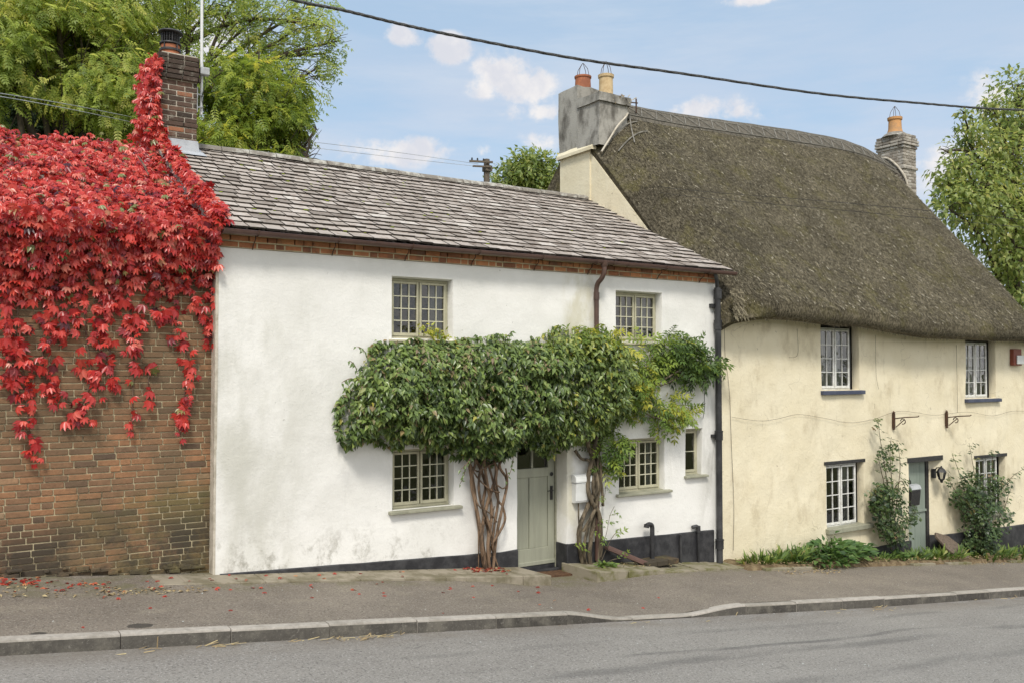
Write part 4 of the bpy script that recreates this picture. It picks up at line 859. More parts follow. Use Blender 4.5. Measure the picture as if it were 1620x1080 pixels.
def pot(parent, c, prof, mat, wire=True, wz=.0):
    b = MB(); b.lathe(c, prof, 22); p = b.build('chimney_pot', mat, parent, 40)
    if wire:
        w = MB(); zt = c[2] + prof[-1][1]; r = prof[-1][0] * .92
        for a in (.4, 2.0, 3.5, 5.1):
            w.tube([(c[0] + r * math.cos(a), c[1] + r * math.sin(a), zt - .02), (c[0] + r * .75 * math.cos(a), c[1] + r * .75 * math.sin(a), zt + .14), (c[0] + r * .18 * math.cos(a), c[1] + r * .18 * math.sin(a), zt + .25 + wz), (c[0], c[1], zt + .27 + wz)], .006, 5)
        w.build('bird_guard', BR['rust'], parent)
pot(lchim, (10.92, 3.92, 7.90), [(.17, 0), (.165, .1), (.155, .30), (.172, .31), (.175, .345), (.16, .35)], BR['terra'])
pot(lchim, (10.95, 3.22, 7.58), [(.185, 0), (.15, .06), (.14, .12), (.135, .44), (.155, .45), (.16, .50), (.135, .51)], BR['buff'])
wd = MB(); rng = np.random.default_rng(2); n = 70; P_ = np.stack([rng.uniform(10.75, 11.4, n), rng.uniform(2.85, 3.1, n), rng.uniform(7.42, 7.62, n)], 1)
leaf_mesh('wall_plant', BLADE, P_, rng.normal(0, .6, (n, 3)) + (0, -.2, .5), rng.normal(0, .5, (n, 3)) + (0, -1, .5), rng.uniform(.05, .13, n), rng.uniform(.3, 1, n), BR['litter'], lchim, 'stuff')
ab = MB(); ab.tube([(11.26, 3.0, 7.55), (11.62, 3.05, 7.60)], .012, 6); ab.tube([(11.58, 3.05, 7.40), (11.58, 3.05, 7.68)], .016, 6); ab.build('iron_stay', BR['rust'], lchim)
# right chimney on the far gable
rcx0, rcx1, rcy0, rcy1 = 20.38, 20.92, 2.98, 3.72
rc = MB(); rc.box(rcx0 + .012, rcx1, rcy0 + .012, rcy1, 2.5, 8.2); rchim = rc.build('chimney', BR['pale_mortar'], TC); rchim['label'] = 'pale lichened brick stack'
c3 = MB(); tf2 = lambda x, z: random.random()
chim_bricks(c3, rcx0, rcx1, rcy0, rcy1, 3.0, 7.92, tf=tf2); chim_bricks(c3, rcx0 - .02, rcx1 + .03, rcy0 - .03, rcy1, 7.38, 7.455, tf=tf2)
for z, o_ in ((7.92, .025), (7.995, .055), (8.07, .055), (8.145, .03), (8.22, .015)): chim_bricks(c3, rcx0 - o_, rcx1 + o_, rcy0 - o_, rcy1 + o_, z, z + .075, tf=tf2)
c3.box(rcx0 - .0, rcx1 + .0, rcy0 + .02, rcy1 + .02, 7.95, 8.27, .6)
c3.build('brickwork', BR['pale_brick'], rchim, None, .006)
mm = MB(); mm.lathe((20.60, 3.35, 8.27), [(.34, 0), (.26, .08), (.19, .12)], 18); mm.build('flaunching', BR['ridge'], rchim, 50)
pot(rchim, (20.60, 3.35, 8.36), [(.20, 0), (.165, .12), (.155, .34), (.18, .36), (.185, .42), (.15, .43)], BR['orangeclay'], True, .02)
mf = MB(); mf.tube(spline([(20.36, 3.7, 7.76), (20.36, 3.4, 7.70), (20.37, 3.1, 7.40), (20.39, 2.96, 7.15), (20.45, 2.93, 6.95)], 5), [.03] * 21, 8); mf.build('mortar_fillet', BR['pale_mortar'], rchim, 50)
# ------------------------------------------------------------------ brick outbuilding under the creeper
OB = thing('brick_outbuilding', (0.5, .16, G(.5)), 'old brown brick outbuilding under red creeper beside the white cottage', 'outbuilding')
random.seed(31); YB = .16
bb = MB(); bb.box(-4.0, 2.67, YB + .012, YB + .3, -.6, 3.75); bb.box(-4, 2.6, 6.5, 6.7, -.5, 3.8); bb.box(-4, -3.8, YB + .3, 6.5, -.5, 3.8)
bw = bb.build('wall', BR['mortar'], OB)
def bskip(x, z): return False
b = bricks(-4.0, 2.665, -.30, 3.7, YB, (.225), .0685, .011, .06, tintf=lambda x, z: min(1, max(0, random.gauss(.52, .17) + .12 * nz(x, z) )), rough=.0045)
ft = MB()
random.seed(8)
for i in range(60):                                                        # crumbling foot of the wall
    x = random.uniform(-3.5, 2.6); zz = G(x) + random.uniform(.0, .10); ft.obox((x, YB - random.uniform(0, .02), zz), (random.uniform(.05, .16), 0, random.uniform(-.01, .01)), (0, .05, 0), (0, 0, random.uniform(.02, .05)), random.uniform(0, .4))
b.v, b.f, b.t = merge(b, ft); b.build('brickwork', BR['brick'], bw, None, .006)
r_ = MB(); r_.add([(-4.1, -.02, 3.70), (2.58, -.02, 3.70), (2.58, 3.3, 5.28), (-4.1, 3.3, 5.42), (2.58, 6.8, 3.7), (-4.1, 6.8, 3.7), (-4.1, -.02, 3.6), (2.58, -.02, 3.6)], [(0, 1, 2, 3), (3, 2, 4, 5), (6, 7, 1, 0)])
r_.build('roof', BR['ridge'], OB)
sb2 = MB(); sb2.box(2.645, 2.676, .0, .16, -.3, 3.66); sb2.build('corner_render', BR['pale_mortar'], OB)  # end face of the white wall; its shade is put into the beige colour

# ------------------------------------------------------------------ red creeper
CR = thing('red_creeper', (0.6, .1, G(.6)), 'scarlet creeper covering the outbuilding roof and hanging down its brick wall', 'creeper')
rng = np.random.default_rng(41)
LP, LD, LN, LS, LT = [], [], [], [], []
def leaves(P, D, N, S, T): LP.append(P); LD.append(D); LN.append(N); LS.append(S); LT.append(T)
# on the roof: a billowing mattress
n = 13500
x = rng.uniform(-3.6, 2.62, n); t = rng.uniform(-.04, 1.02, n)
y = -.02 + 3.32 * t; z = 3.70 + 1.65 * t
bil = np.array([.16 + .16 * nz(a * 1.6, b * 4) + .10 * nz(a * 4, b * 9) for a, b in zip(x, t)]); bil = np.maximum(.04, bil)
dep = bil * (1 - rng.uniform(0, 1, n) ** 2 * .8); nrm2 = np.array([0, -.43, .90])
P = np.stack([x, y, z], 1) + nrm2 * dep[:, None] + rng.normal(0, .03, (n, 3))
keep = ~((x > 2.42) & (t > .42) & (t < .9) & (rng.uniform(0, 1, n) < .4)); P = P[keep]; n = len(P)
leaves(P, np.array([0, -.75, -.55]) + rng.normal(0, .42, (n, 3)), np.array([0, -.62, .78]) + rng.normal(0, .38, (n, 3)), rng.uniform(.05, .105, n), np.clip(rng.normal(.55, .25, n), 0, 1))
# thick curtain rolling over the eaves
def curtain(n, x0, x1, zt, zb, y0, dpt, sz=(.05, .11), tm=.55):
    x = rng.uniform(x0, x1, n); u = rng.uniform(0, 1, n); zbx = np.array([zb + .22 * nz(a * 1.9, 3.3) + .12 * nz(a * 5, 1) for a in x]); z = zt + (zbx - zt) * u
    d = np.array([max(.03, dpt * (1 - q * .75) * (1 + .6 * nz(a * 2.2, b * 2.2))) for a, b, q in zip(x, z, u)])
    y = y0 - d * (1 - rng.uniform(0, 1, n) ** 2)
    leaves(np.stack([x, y, z], 1), np.array([0, -.3, -.95]) + rng.normal(0, .38, (n, 3)), np.array([0, -.9, .42]) + rng.normal(0, .36, (n, 3)), rng.uniform(*sz, n), np.clip(rng.normal(tm, .23, n), 0, 1))
curtain(3400, -3.6, 2.62, 3.95, 3.42, .05, .34); curtain(560, -3.6, 2.58, 3.5, 3.15, .12, .2)
curtain(260, 2.25, 2.66, 4.0, 3.42, .0, .22)
TWI = MB()
strands = [  # measured along the wall: list of (px, py) and half width (m), density per metre
 ([(10, 470), (30, 540), (40, 620), (50, 720)], .13, 46), ([(60, 430), (70, 500), (68, 580), (90, 640)], .15, 50), ([(90, 440), (100, 500), (95, 545)], .12, 50),
 ([(130, 430), (135, 520), (142, 600), (118, 668)], .15, 60), ([(165, 430), (160, 490), (155, 545)], .12, 55), ([(200, 430), (205, 500), (210, 560)], .12, 50),
 ([(212, 545), (210, 610), (207, 690)], .06, 26), ([(235, 420), (240, 470), (255, 515)], .13, 46), ([(290, 420), (300, 470), (320, 500), (330, 540)], .15, 60),
 ([(285, 440), (278, 520), (298, 570), (288, 640), (286, 678)], .07, 40), ([(330, 400), (335, 450), (335, 500)], .07, 50), ([(40, 420), (30, 480), (20, 560)], .16, 55),
 ([(110, 420), (112, 480), (120, 505)], .12, 48), ([(180, 410), (185, 450), (172, 500)], .11, 46), ([(262, 400), (268, 440), (262, 470)], .09, 40), ([(5, 400), (8, 520), (15, 600)], .13, 50), ([(178, 590), (180, 612)], .03, 20), ([(234, 610), (236, 630)], .03, 16), ([(170, 575), (172, 590)], .04, 16)]
for x_ in (-.35, -.8, -1.3, -1.7, -2.2, -2.7): strands.append(([x_], .14, 44))
random.seed(6)
for pts, hw, dens in strands:
    if len(pts) == 1: x_ = pts[0]; C_ = [np.array([x_ + random.uniform(-.1, .1), YB, 3.3 - i * .35]) for i in range(random.randint(3, 6))]
    else: C_ = [at(a, b_, YB) for a, b_ in pts]
    top = C_[0] + np.array([random.uniform(-.05, .05), 0, .25]); C_ = spline([top] + C_, 8); L = sum(np.linalg.norm(C_[i + 1] - C_[i]) for i in range(len(C_) - 1))
    TWI = MB(); TWI.tube([c + np.array([0, -.02, 0]) for c in C_], [.006] * (len(C_) - 1) + [.003], 5); TWI.build('stem', BR['twig'], CR, 50)
    n = max(3, int(L * dens)); u = rng.uniform(.0, 1.0, n) * (len(C_) - 1.001); i_ = u.astype(int); CA = np.array(C_); f_ = (u - i_)[:, None]
    P = CA[i_] * (1 - f_) + CA[i_ + 1] * f_; w = hw * (1 - .55 * u / len(C_)) * np.array([max(.25, 1 + 1.1 * nz(q * .5, hw * 90 + pts[0][0] * .1 if len(pts) > 1 else q)) for q in u])
    P[:, 0] += rng.normal(0, .85, n) * w; P[:, 2] += rng.normal(0, .06, n); P[:, 1] += -.03 - rng.uniform(0, 1, n) ** 2 * .10
    leaves(P, np.array([0, -.35, -1]) + rng.normal(0, .42, (n, 3)), np.array([0, -1, .3]) + rng.normal(0, .42, (n, 3)), rng.uniform(.05, .125, n), np.clip(rng.normal(.5, .2, n), 0, 1))
# up the chimney's left side
n = 1500; zz = rng.uniform(5.15, 6.75, n); wd_ = .20 * (1 - .35 * (zz - 5.2) / 1.5)
x = 2.60 - wd_ * np.abs(rng.normal(.5, .5, n)).clip(0, 1.6); y = rng.uniform(2.86, 3.5, n)
leaves(np.stack([x + .06 * (zz < 5.6), y, zz], 1), np.array([-.2, -.4, -.85]) + rng.normal(0, .4, (n, 3)), np.array([-.5, -.8, .3]) + rng.normal(0, .35, (n, 3)), rng.uniform(.06, .11, n), np.clip(rng.normal(.55, .2, n), 0, 1))
n = 260; zz = rng.uniform(5.2, 5.75, n); leaves(np.stack([2.62 + rng.uniform(-.05, .14, n) * (5.9 - zz) / .6, np.full(n, 2.93), zz], 1), np.array([0, -.4, -.85]) + rng.normal(0, .4, (n, 3)), np.array([0, -.9, .3]) + rng.normal(0, .35, (n, 3)), rng.uniform(.06, .11, n), np.clip(rng.normal(.55, .2, n), 0, 1))
n = 900; t = rng.uniform(-.02, .8, n); wv = np.array([.04 + .14 * max(0, nz(q * 7, 2)) + .06 * (1 - q) ** 3 for q in t]); x = 2.6 + wv * rng.uniform(-.6, 1.0, n)   # spilling over the slate verge
leaves(np.stack([x, YE + (YR - YE) * t - .05, ZE + (ZR - ZE) * t + .06 + rng.uniform(0, .16, n)], 1), np.array([.3, -.7, -.55]) + rng.normal(0, .4, (n, 3)), np.array([.1, -.65, .75]) + rng.normal(0, .36, (n, 3)), rng.uniform(.06, .115, n), np.clip(rng.normal(.55, .22, n), 0, 1))
leaf_mesh('foliage', PALM5, np.concatenate(LP), np.concatenate(LD), np.concatenate(LN), np.concatenate(LS), np.concatenate(LT), BR['redleaf'], CR)
for pts in ([(645, 770), (670, 810), (695, 860)], [(690, 760), (700, 775), (720, 765)], [(655, 780), (685, 830)]):
    TWI = MB(); TWI.tube([at(a / 3, b_ / 3, 1.6 - (b_ - 760) * .008) + np.array([0, -.12, .05]) for a, b_ in pts], .008, 5); TWI.build('stem', BR['twig'], CR, 50)

m0 = MB(); m0.box(-4, 2.5, .1, .2, 3.35, 3.72); 
# ------------------------------------------------------------------ the two climbers over the door
def inpoly(P, poly):
    x, y = P[:, 0], P[:, 1]; r = np.zeros(len(P), bool); d = np.full(len(P), 9.0); n = len(poly)
    for i in range(n):
        (x0, y0), (x1, y1) = poly[i], poly[(i + 1) % n]
        c = ((y0 > y) != (y1 > y)) & (x < (x1 - x0) * (y - y0) / (y1 - y0 + 1e-12) + x0); r ^= c
        ex, ey = x1 - x0, y1 - y0; t = np.clip(((x - x0) * ex + (y - y0) * ey) / (ex * ex + ey * ey), 0, 1)
        d = np.minimum(d, np.hypot(x - x0 - t * ex, y - y0 - t * ey))
    return r, d
def mass(polypx, n, bulge, yref, tmpl, size, rs, tilt=0.0):
    rg = np.random.default_rng(rs); poly = [(at(a, b_, yref)[0], at(a, b_, yref)[2]) for a, b_ in polypx]
    xs, zs = [p[0] for p in poly], [p[1] for p in poly]; Q = np.stack([rg.uniform(min(xs) - .05, max(xs) + .05, n * 3), rg.uniform(min(zs) - .05, max(zs) + .05, n * 3)], 1)
    ins, d = inpoly(Q, poly); nzv_ = np.array([nz(a * 4, b_ * 4, rs) for a, b_ in Q]); ok = (ins & (d > .03 + .10 * nzv_)) | (~ins & (d < .03 + .13 * nzv_)); Q = Q[ok][:n]; d = np.where(ins, d, 0)[ok][:n]; n = len(Q)
    thick = bulge * np.sqrt(np.clip(d / .38, 0, 1)) * np.array([1 + .34 * nz(a * 2.3, b_ * 3.0, rs) + .42 * nz(a * 5.5, b_ * 7, rs + 4) for a, b_ in Q]) + .07
    f_ = 1 - rg.uniform(0, 1, n) ** 2.2 * .9; y = -thick * f_ - .01
    zc = np.mean(zs); up = np.clip((Q[:, 1] - zc) / .7, -1, 1)
    P = np.stack([Q[:, 0], y, Q[:, 1]], 1)
    return rg, P, d, up, f_
WL = thing('wisteria', (6.1, -.12, G(6.1)), 'dense dark green climber with thick braided trunk left of the sage door', 'climber', None)
pl1 = [(548, 690), (553, 650), (563, 615), (576, 588), (594, 564), (618, 549), (650, 540), (690, 536), (720, 543), (760, 535), (800, 532), (850, 540), (890, 545), (905, 600), (900, 680), (885, 706), (860, 712), (835, 700), (820, 716), (795, 730), (760, 722), (735, 724), (715, 706), (690, 710), (660, 698), (628, 706), (605, 690), (582, 697), (560, 706)]
rg, P, d, up, f_ = mass(pl1, 14500, .46, -.30, OVATE, 0, 5)
n = len(P)
D = np.array([0, -.45, -.72]) + rg.normal(0, .42, (n, 3)) * (1.5, 1, .9); N = np.stack([np.zeros(n), np.full(n, -.62), .72 + .25 * up], 1) + rg.normal(0, .28, (n, 3))
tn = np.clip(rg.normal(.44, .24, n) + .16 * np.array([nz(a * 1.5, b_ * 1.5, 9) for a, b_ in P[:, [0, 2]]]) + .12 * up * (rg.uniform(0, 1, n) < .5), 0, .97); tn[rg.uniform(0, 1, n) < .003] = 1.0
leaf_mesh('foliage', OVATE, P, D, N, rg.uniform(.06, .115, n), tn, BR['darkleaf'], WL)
# wispy shoots
SH = MB(); rg2 = np.random.default_rng(77); SP, SD, SN, SS, ST = [], [], [], [], []
def shoot(p0, p1, sagv, nl, size, tint, y=-.3):
    a, c = at(*p0, y), at(*p1, y - .05); C_ = [a + (c - a) * t + np.array([0, -.05 * math.sin(t * 3), sagv * t * (1 - t) * 4]) for t in lin(0, 1, 8)]; SH = MB(); SH.tube(C_, [.005] * 7 + [.002], 4); SH.build('shoot', BR['vinebark'], WL)
    for i in range(nl):
        t = (i + 1) / nl * (len(C_) - 1.01); k = int(t); q = C_[k] + (C_[k + 1] - C_[k]) * (t - k)
        SP.append(q); SD.append(np.array([rg2.normal(0, .5), -.3, -.6 + rg2.normal(0, .3)])); SN.append(np.array([rg2.normal(0, .3), -.8, .5])); SS.append(size * rg2.uniform(.7, 1.2)); ST.append(tint)
for p0, p1, s_ in (((580, 565), (563, 548), .03), ((565, 590), (552, 570), .02), ((560, 600), (540, 605), .03), ((545, 640), (531, 650), .02), ((540, 690), (528, 682), .02), ((700, 545), (690, 525), .02), ((800, 535), (808, 524), .02), ((842, 545), (838, 532), .03), ((745, 720), (728, 742), 0), ((812, 720), (800, 760), 0), ((735, 735), (727, 765), 0)): shoot(p0, p1, s_, 6, .07, .35)
leaf_mesh('shoot_leaves', OVATE, SP, np.array(SD), np.array(SN), SS, ST, BR['darkleaf'], WL)
yl = rg2; n = 150; c = at(690, 532, -.12); Pq = c + rg2.normal(0, 1, (n, 3)) * np.array([.10, .05, .045]); Pq[:, 2] += .02 - .35 * (Pq[:, 0] - c[0])
leaf_mesh('yellow_leaves', OVATE, Pq, np.array([.3, -.4, .1]) + rg2.normal(0, .6, (n, 3)), np.array([0, -.7, .7]) + rg2.normal(0, .4, (n, 3)), rg2.uniform(.04, .075, n), rg2.uniform(.8, 1, n), BR['brightleaf'], WL)
# trunks: many stems wound round each other
def trunk(th_, spec, mat, yo):
    b = MB()
    for pts, r0, r1 in spec:
        C_ = spline([at(a, b_, yo + (q[0] if q else 0)) for a, b_, *q in pts], 7); n = len(C_)
        b.tube(C_, [(.78 if mat is BR['vinebark'] else 1.05) * (r0 + (r1 - r0) * i / (n - 1)) * (1 + .22 * nz(i * .45, r0 * 99 + pts[0][0])) for i in range(n)], 9)
    return b.build('trunk', mat, th_, 60)
tL = [([(772, 905), (765, 870, .02), (757, 820, -.04), (748, 770, .0), (742, 730, -.04), (735, 700, -.05)], .035, .025), ([(775, 905), (772, 860, -.06), (778, 810, .0), (770, 760, -.05), (765, 720), (758, 690, -.1)], .032, .026),
      ([(780, 902), (785, 850, .0), (795, 800, -.06), (802, 760, .02), (790, 735, -.05), (800, 700, -.1)], .028, .022), ([(768, 904), (762, 850, -.07), (770, 800, -.02), (785, 750, -.08), (780, 720), (775, 690, -.1)], .034, .024),
      ([(778, 860, -.04), (792, 838, -.08), (799, 820, -.06), (795, 800, -.03), (788, 790, .02), (780, 760, -.06), (772, 730)], .022, .020), ([(764, 890), (758, 840, .02), (752, 800, -.06), (745, 760, -.02), (752, 730, -.08), (745, 705)], .022, .020),
      ([(782, 880, .01), (774, 830, -.08), (760, 790, -.05), (758, 755, -.08), (768, 725, -.04), (790, 705)], .026, .02), ([(757, 903), (757, 850), (755, 800, .03), (748, 750, .02), (738, 715)], .011, .010), ([(790, 900, -.02), (783, 880), (776, 845, .02), (782, 800, .03)], .014, .012),
      ([(745, 740, .02), (760, 760, -.06), (778, 775, -.08), (790, 778, -.02)], .014, .012), ([(800, 740), (803, 762, -.03), (796, 772, -.06), (785, 765, -.05)], .014, .012), ([(750, 780, -.05), (758, 800, -.08), (776, 812, -.05), (786, 825, -.02)], .012, .012),
      ([(742, 730), (755, 745, -.06), (775, 735, -.06), (795, 725)], .014, .012), ([(752, 725, -.03), (762, 745, .02), (768, 770, .03), (764, 800, .03), (772, 840, .03), (775, 880, .02)], .024, .026), ([(797, 720, -.03), (785, 750, .03), (788, 790, .03), (782, 830, .03), (778, 870, .02)], .02, .024)]
trunk(WL, tL, BR['vinebark'], -.085)
st_ = MB(); c = at(772, 898, -.06); c2_ = at(762, 858, -.02); st_.obox((c + c2_) / 2, (.05, 0, 0), (0, .02, 0), (c2_ - c) * 1.0, .5); st_.build('support_stake', BR['wood'], WL)
WR = thing('wisteria', (7.85, -.12, G(7.85)), 'bright green leafy climber with twisted grey trunk right of the sage door', 'climber')
pl2 = [(838, 560), (860, 538), (900, 522), (940, 520), (965, 524), (990, 540), (1005, 560), (1012, 590), (1010, 620), (1000, 650), (985, 668), (965, 680), (945, 695), (915, 706), (885, 716), (865, 700), (862, 640), (850, 600)]
rg, P, d, up, f_ = mass(pl2, 5400, .46, -.30, OVATE, 0, 15); n = len(P)
xr = np.clip((P[:, 0] - 7.2) / 2.2, 0, 1)
D = np.array([.1, -.45, -.72]) + rg.normal(0, .42, (n, 3)) * (1.5, 1, .9); N = np.stack([np.zeros(n), np.full(n, -.62), .72 + .25 * up], 1) + rg.normal(0, .3, (n, 3))
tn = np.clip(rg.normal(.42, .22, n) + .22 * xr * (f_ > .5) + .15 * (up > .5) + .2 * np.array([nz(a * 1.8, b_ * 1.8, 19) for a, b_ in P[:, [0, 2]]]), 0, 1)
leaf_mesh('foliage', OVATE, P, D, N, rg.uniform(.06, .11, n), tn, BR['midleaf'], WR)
SP, SD, SN, SS, ST = [], [], [], [], []; SHB = MB()
def sprays(poly, n, yref, rs, dirx=.2, tm=.6):
    rg = np.random.default_rng(rs); rg_, P, d, up, f_ = mass(poly, n, .26, yref, None, 0, rs); n = len(P)
    SP.extend(P); SD.extend(np.array([dirx, -.3, -.55]) + rg.normal(0, .45, (n, 3))); SN.extend(np.array([.1, -.75, .6]) + rg.normal(0, .3, (n, 3))); SS.extend(rg.uniform(.18, .32, n)); ST.extend(np.clip(rg.normal(tm, .2, n), 0, 1))
sprays([(1040, 540), (1060, 528), (1085, 525), (1108, 532), (1120, 550), (1135, 560), (1147, 580), (1130, 588), (1105, 600), (1085, 585), (1060, 578)], 330, -.25, 3, .35, .42)
sprays([(1030, 640), (1070, 625), (1095, 632), (1105, 652), (1080, 672), (1045, 672)], 110, -.3, 4, .3, .72)
sprays([(960, 680), (990, 675), (1002, 695), (995, 720), (985, 745), (965, 735), (955, 710)], 100, -.35, 5, .1, .5)
sprays([(975, 528), (1010, 536), (1050, 540), (1062, 570), (1050, 605), (1040, 640), (1010, 655), (990, 640), (995, 580)], 230, -.42, 6, .25, .66)
sprays([(880, 545), (930, 514), (965, 516), (1000, 524), (985, 550), (940, 552)], 130, -.36, 7, 0, .68)
leaf_mesh('compound_leaves', SPRAY9, SP, np.array(SD), np.array(SN), SS, ST, BR['brightleaf'], WR)
tR = [([(926, 905), (918, 870, .01), (917, 835, -.05), (930, 800, -.02), (945, 770, -.06), (940, 735, 0), (930, 700, -.08), (925, 660, -.12)], .034, .03), ([(945, 900), (950, 860, -.02), (948, 815, -.05), (935, 790, -.08), (930, 760, -.04), (938, 720, -.06), (945, 680, -.1)], .036, .03),
      ([(935, 905), (933, 870, -.05), (938, 830, .0), (944, 790, -.01), (950, 750, -.04), (944, 710, .0), (935, 670, -.05)], .03, .034), ([(922, 840, -.02), (935, 818, -.07), (944, 795, -.06), (938, 770, -.07), (942, 740, -.04)], .024, .022),
      ([(930, 905, .02), (924, 870, -.05), (930, 835, -.06), (940, 810, .0)], .024, .02), ([(910, 712, .02), (920, 725, .0), (932, 728, -.04), (940, 745, -.04)], .024, .022), ([(954, 800, -.02), (952, 770, .0), (946, 735, -.06), (950, 700, -.06)], .02, .018),
      ([(955, 752, .0), (960, 745, -.05), (975, 738, -.06)], .01, .006), ([(940, 690, -.02), (960, 660, -.1), (1000, 630, -.12), (1050, 600, -.14), (1100, 570, -.12)], .026, .008), ([(1010, 640, -.1), (1030, 658, -.1), (1060, 662, -.14)], .012, .006), ([(1045, 610, -.12), (1065, 600, -.1), (1085, 580, -.12)], .012, .007), ([(938, 700), (915, 660, -.1), (880, 630, -.15)], .026, .012), ([(915, 790, .03), (916, 830, .03), (919, 850, .03)], .010, .010)]
trunk(WR, tR, BR['vinebark2'], -.075)
SP, SD, SN, SS, ST = [], [], [], [], []; SB = MB(); rg = np.random.default_rng(8)
for pts in ([(950, 880), (960, 840), (965, 815), (972, 800)], [(952, 885), (965, 855), (980, 835)], [(950, 895), (968, 885), (985, 882)], [(925, 880), (915, 866), (908, 862)], [(950, 800), (957, 780), (958, 755)], [(930, 860), (940, 835), (948, 822)]):
    C_ = spline([at(a, b_, -.16) for a, b_ in pts], 5); SB = MB(); SB.tube(C_, [.004] * (len(C_) - 1) + [.002], 4); SB.build('basal_shoot', BR['vinebark2'], WR)
    for q in C_[4::3]: SP.append(q); SD.append(np.array([rg.normal(.3, .5), -.4, rg.normal(0, .3)])); SN.append(np.array([0, -.5, .8]) + rg.normal(0, .2, 3)); SS.append(rg.uniform(.13, .22)); ST.append(rg.uniform(.35, .75))
leaf_mesh('basal_leaves', SPRAY7, SP, np.array(SD), np.array(SN), SS, ST, BR['brightleaf'], WR)

# ------------------------------------------------------------------ roses beside the thatched cottage door
def rose(name, base, label, stems, clumps, rs):
    T = thing(name, (base[0], -.1, G(base[0]) + .04), label, 'climbing rose'); b = MB(); rg = np.random.default_rng(rs); P, D, N, S, TT = [], [], [], [], []
    for pts in stems:
        C_ = spline([at(a, c, -.08 - .06 * (i > 0)) for i, (a, c) in enumerate(pts)], 7); nn = len(C_); b.tube(C_, [.012 - .009 * i / nn for i in range(nn)], 5)
        for i, q in enumerate(C_):
            if i > nn * .3 and i % 2 == 0:
                for _ in range(2): P.append(q + rg.normal(0, .02, 3)); D.append(np.array([rg.choice((-1, 1)) * .8, -.25, rg.normal(-.05, .3)])); N.append(np.array([0, -.45, .9]) + rg.normal(0, .25, 3)); S.append(rg.uniform(.09, .16)); TT.append(np.clip(rg.normal(.5, .22), 0, 1))
    for (a, c, rx_, rz_, n, dp) in clumps:
        c0 = at(a, c, -.2)
        for _ in range(n):
            v = rg.normal(0, 1, 3); v /= np.linalg.norm(v); v *= rg.uniform(.3, 1) ** .5 * (1 + .35 * nz(v[0] * 2 + a, v[2] * 2 + c)); q = c0 + v * np.array([rx_, dp, rz_]); q[1] = min(q[1], -.05)
            P.append(q); D.append(np.array([v[0] * .5, -.4, -.5]) + rg.normal(0, .45, 3)); N.append(np.array([0, -.7, .7]) + rg.normal(0, .35, 3)); S.append(rg.uniform(.09, .16)); TT.append(np.clip(rg.normal(.42, .24), 0, 1))
    b.build('stem', BR['vinebark2'], T, 60); leaf_mesh('foliage', _spray(5, .3, .42), P, np.array(D), np.array(N), S, TT, BR['roseleaf'], T); return T
rose('climbing_rose', at(1410, 870), 'tall thin climbing rose between the lower window and the grey green door', [[(1410, 872), (1408, 800), (1400, 740), (1392, 690), (1389, 662)], [(1408, 860), (1412, 790), (1408, 720), (1410, 690)], [(1412, 850), (1420, 780), (1424, 735), (1420, 700)], [(1412, 860), (1430, 825), (1446, 812), (1450, 800)], [(1405, 800), (1400, 770), (1392, 735), (1388, 712)], [(1410, 780), (1425, 760), (1434, 775)]],
     [(1396, 775, .26, .16, 70, .14), (1392, 800, .24, .2, 90, .16), (1402, 830, .28, .22, 110, .18), (1412, 790, .28, .3, 100, .14), (1418, 842, .3, .2, 100, .16), (1436, 818, .22, .14, 40, .14), (1405, 725, .16, .2, 24, .08), (1412, 705, .2, .1, 16, .06), (1385, 782, .1, .14, 24, .1)], 3)
rose('climbing_rose', at(1550, 870), 'bushy rose with arching shoots in front of the lower right window', [[(1552, 872), (1548, 800), (1540, 740), (1533, 700)], [(1550, 860), (1530, 790), (1515, 740), (1506, 718)], [(1553, 860), (1575, 790), (1600, 755), (1618, 742)], [(1548, 850), (1525, 800), (1505, 765), (1500, 748)], [(1556, 850), (1565, 780), (1570, 730), (1568, 712)], [(1556, 860), (1590, 800), (1596, 770)]],
     [(1545, 800, .6, .36, 260, .25), (1560, 770, .5, .28, 130, .2), (1550, 840, .55, .32, 230, .25), (1525, 780, .36, .26, 90, .18), (1572, 815, .45, .3, 130, .22), (1535, 760, .34, .24, 60, .15), (1585, 760, .3, .14, 30, .12), (1553, 862, .45, .18, 120, .22)], 9)

# ------------------------------------------------------------------ weeds in the bed
def weed(px, py, label, n, r, h, mat, tmpl, rs, lean=.6, name='weed_clump', size=(.12, .24), grp='weeds along the foot of the cream wall'):
    p = at(px, py, -.05); rg = np.random.default_rng(rs); yy = -.28; z0 = G(p[0]) + .03; n = int(n * (.5 if tmpl is BLADE else 1))
    T = thing(name, (p[0], yy, z0), label, 'weed', grp); a = rg.uniform(0, 6.283, n); rr = r * np.sqrt(rg.uniform(0, 1, n)); ht = h * (1 - .6 * rr / r) * rg.uniform(.1, 1, n) if tmpl is not BLADE else np.zeros(n)
    P = np.stack([p[0] + rr * np.cos(a) * 1.5, yy + .55 * rr * np.sin(a), z0 + ht], 1)
    for q in range(n): P[q, 1] = min(P[q, 1], -.03)
    out = np.stack([np.cos(a), .7 * np.sin(a) - .25, np.zeros(n)], 1)
    D = out * rg.uniform(.2, 1.6, n)[:, None] * lean + np.array([0, 0, .7 if tmpl is BLADE else .15]) + rg.normal(0, .2, (n, 3)); N = np.array([0, -.35, .6]) - out * .4 + rg.normal(0, .25, (n, 3))
    leaf_mesh('leaves', tmpl, P, D, N, rg.uniform(*size, n), np.clip(rg.normal(.5, .25, n), 0, 1), mat, T)
    if tmpl is not BLADE:
        b = MB()
        for q in range(min(14, n)): b.tube([(p[0] + rr[q] * .6, min(-.04, P[q, 1]), z0 - .03), (P[q, 0], P[q, 1], P[q, 2])], .005, 4)
        b.build('stem', mat, T)
    return T
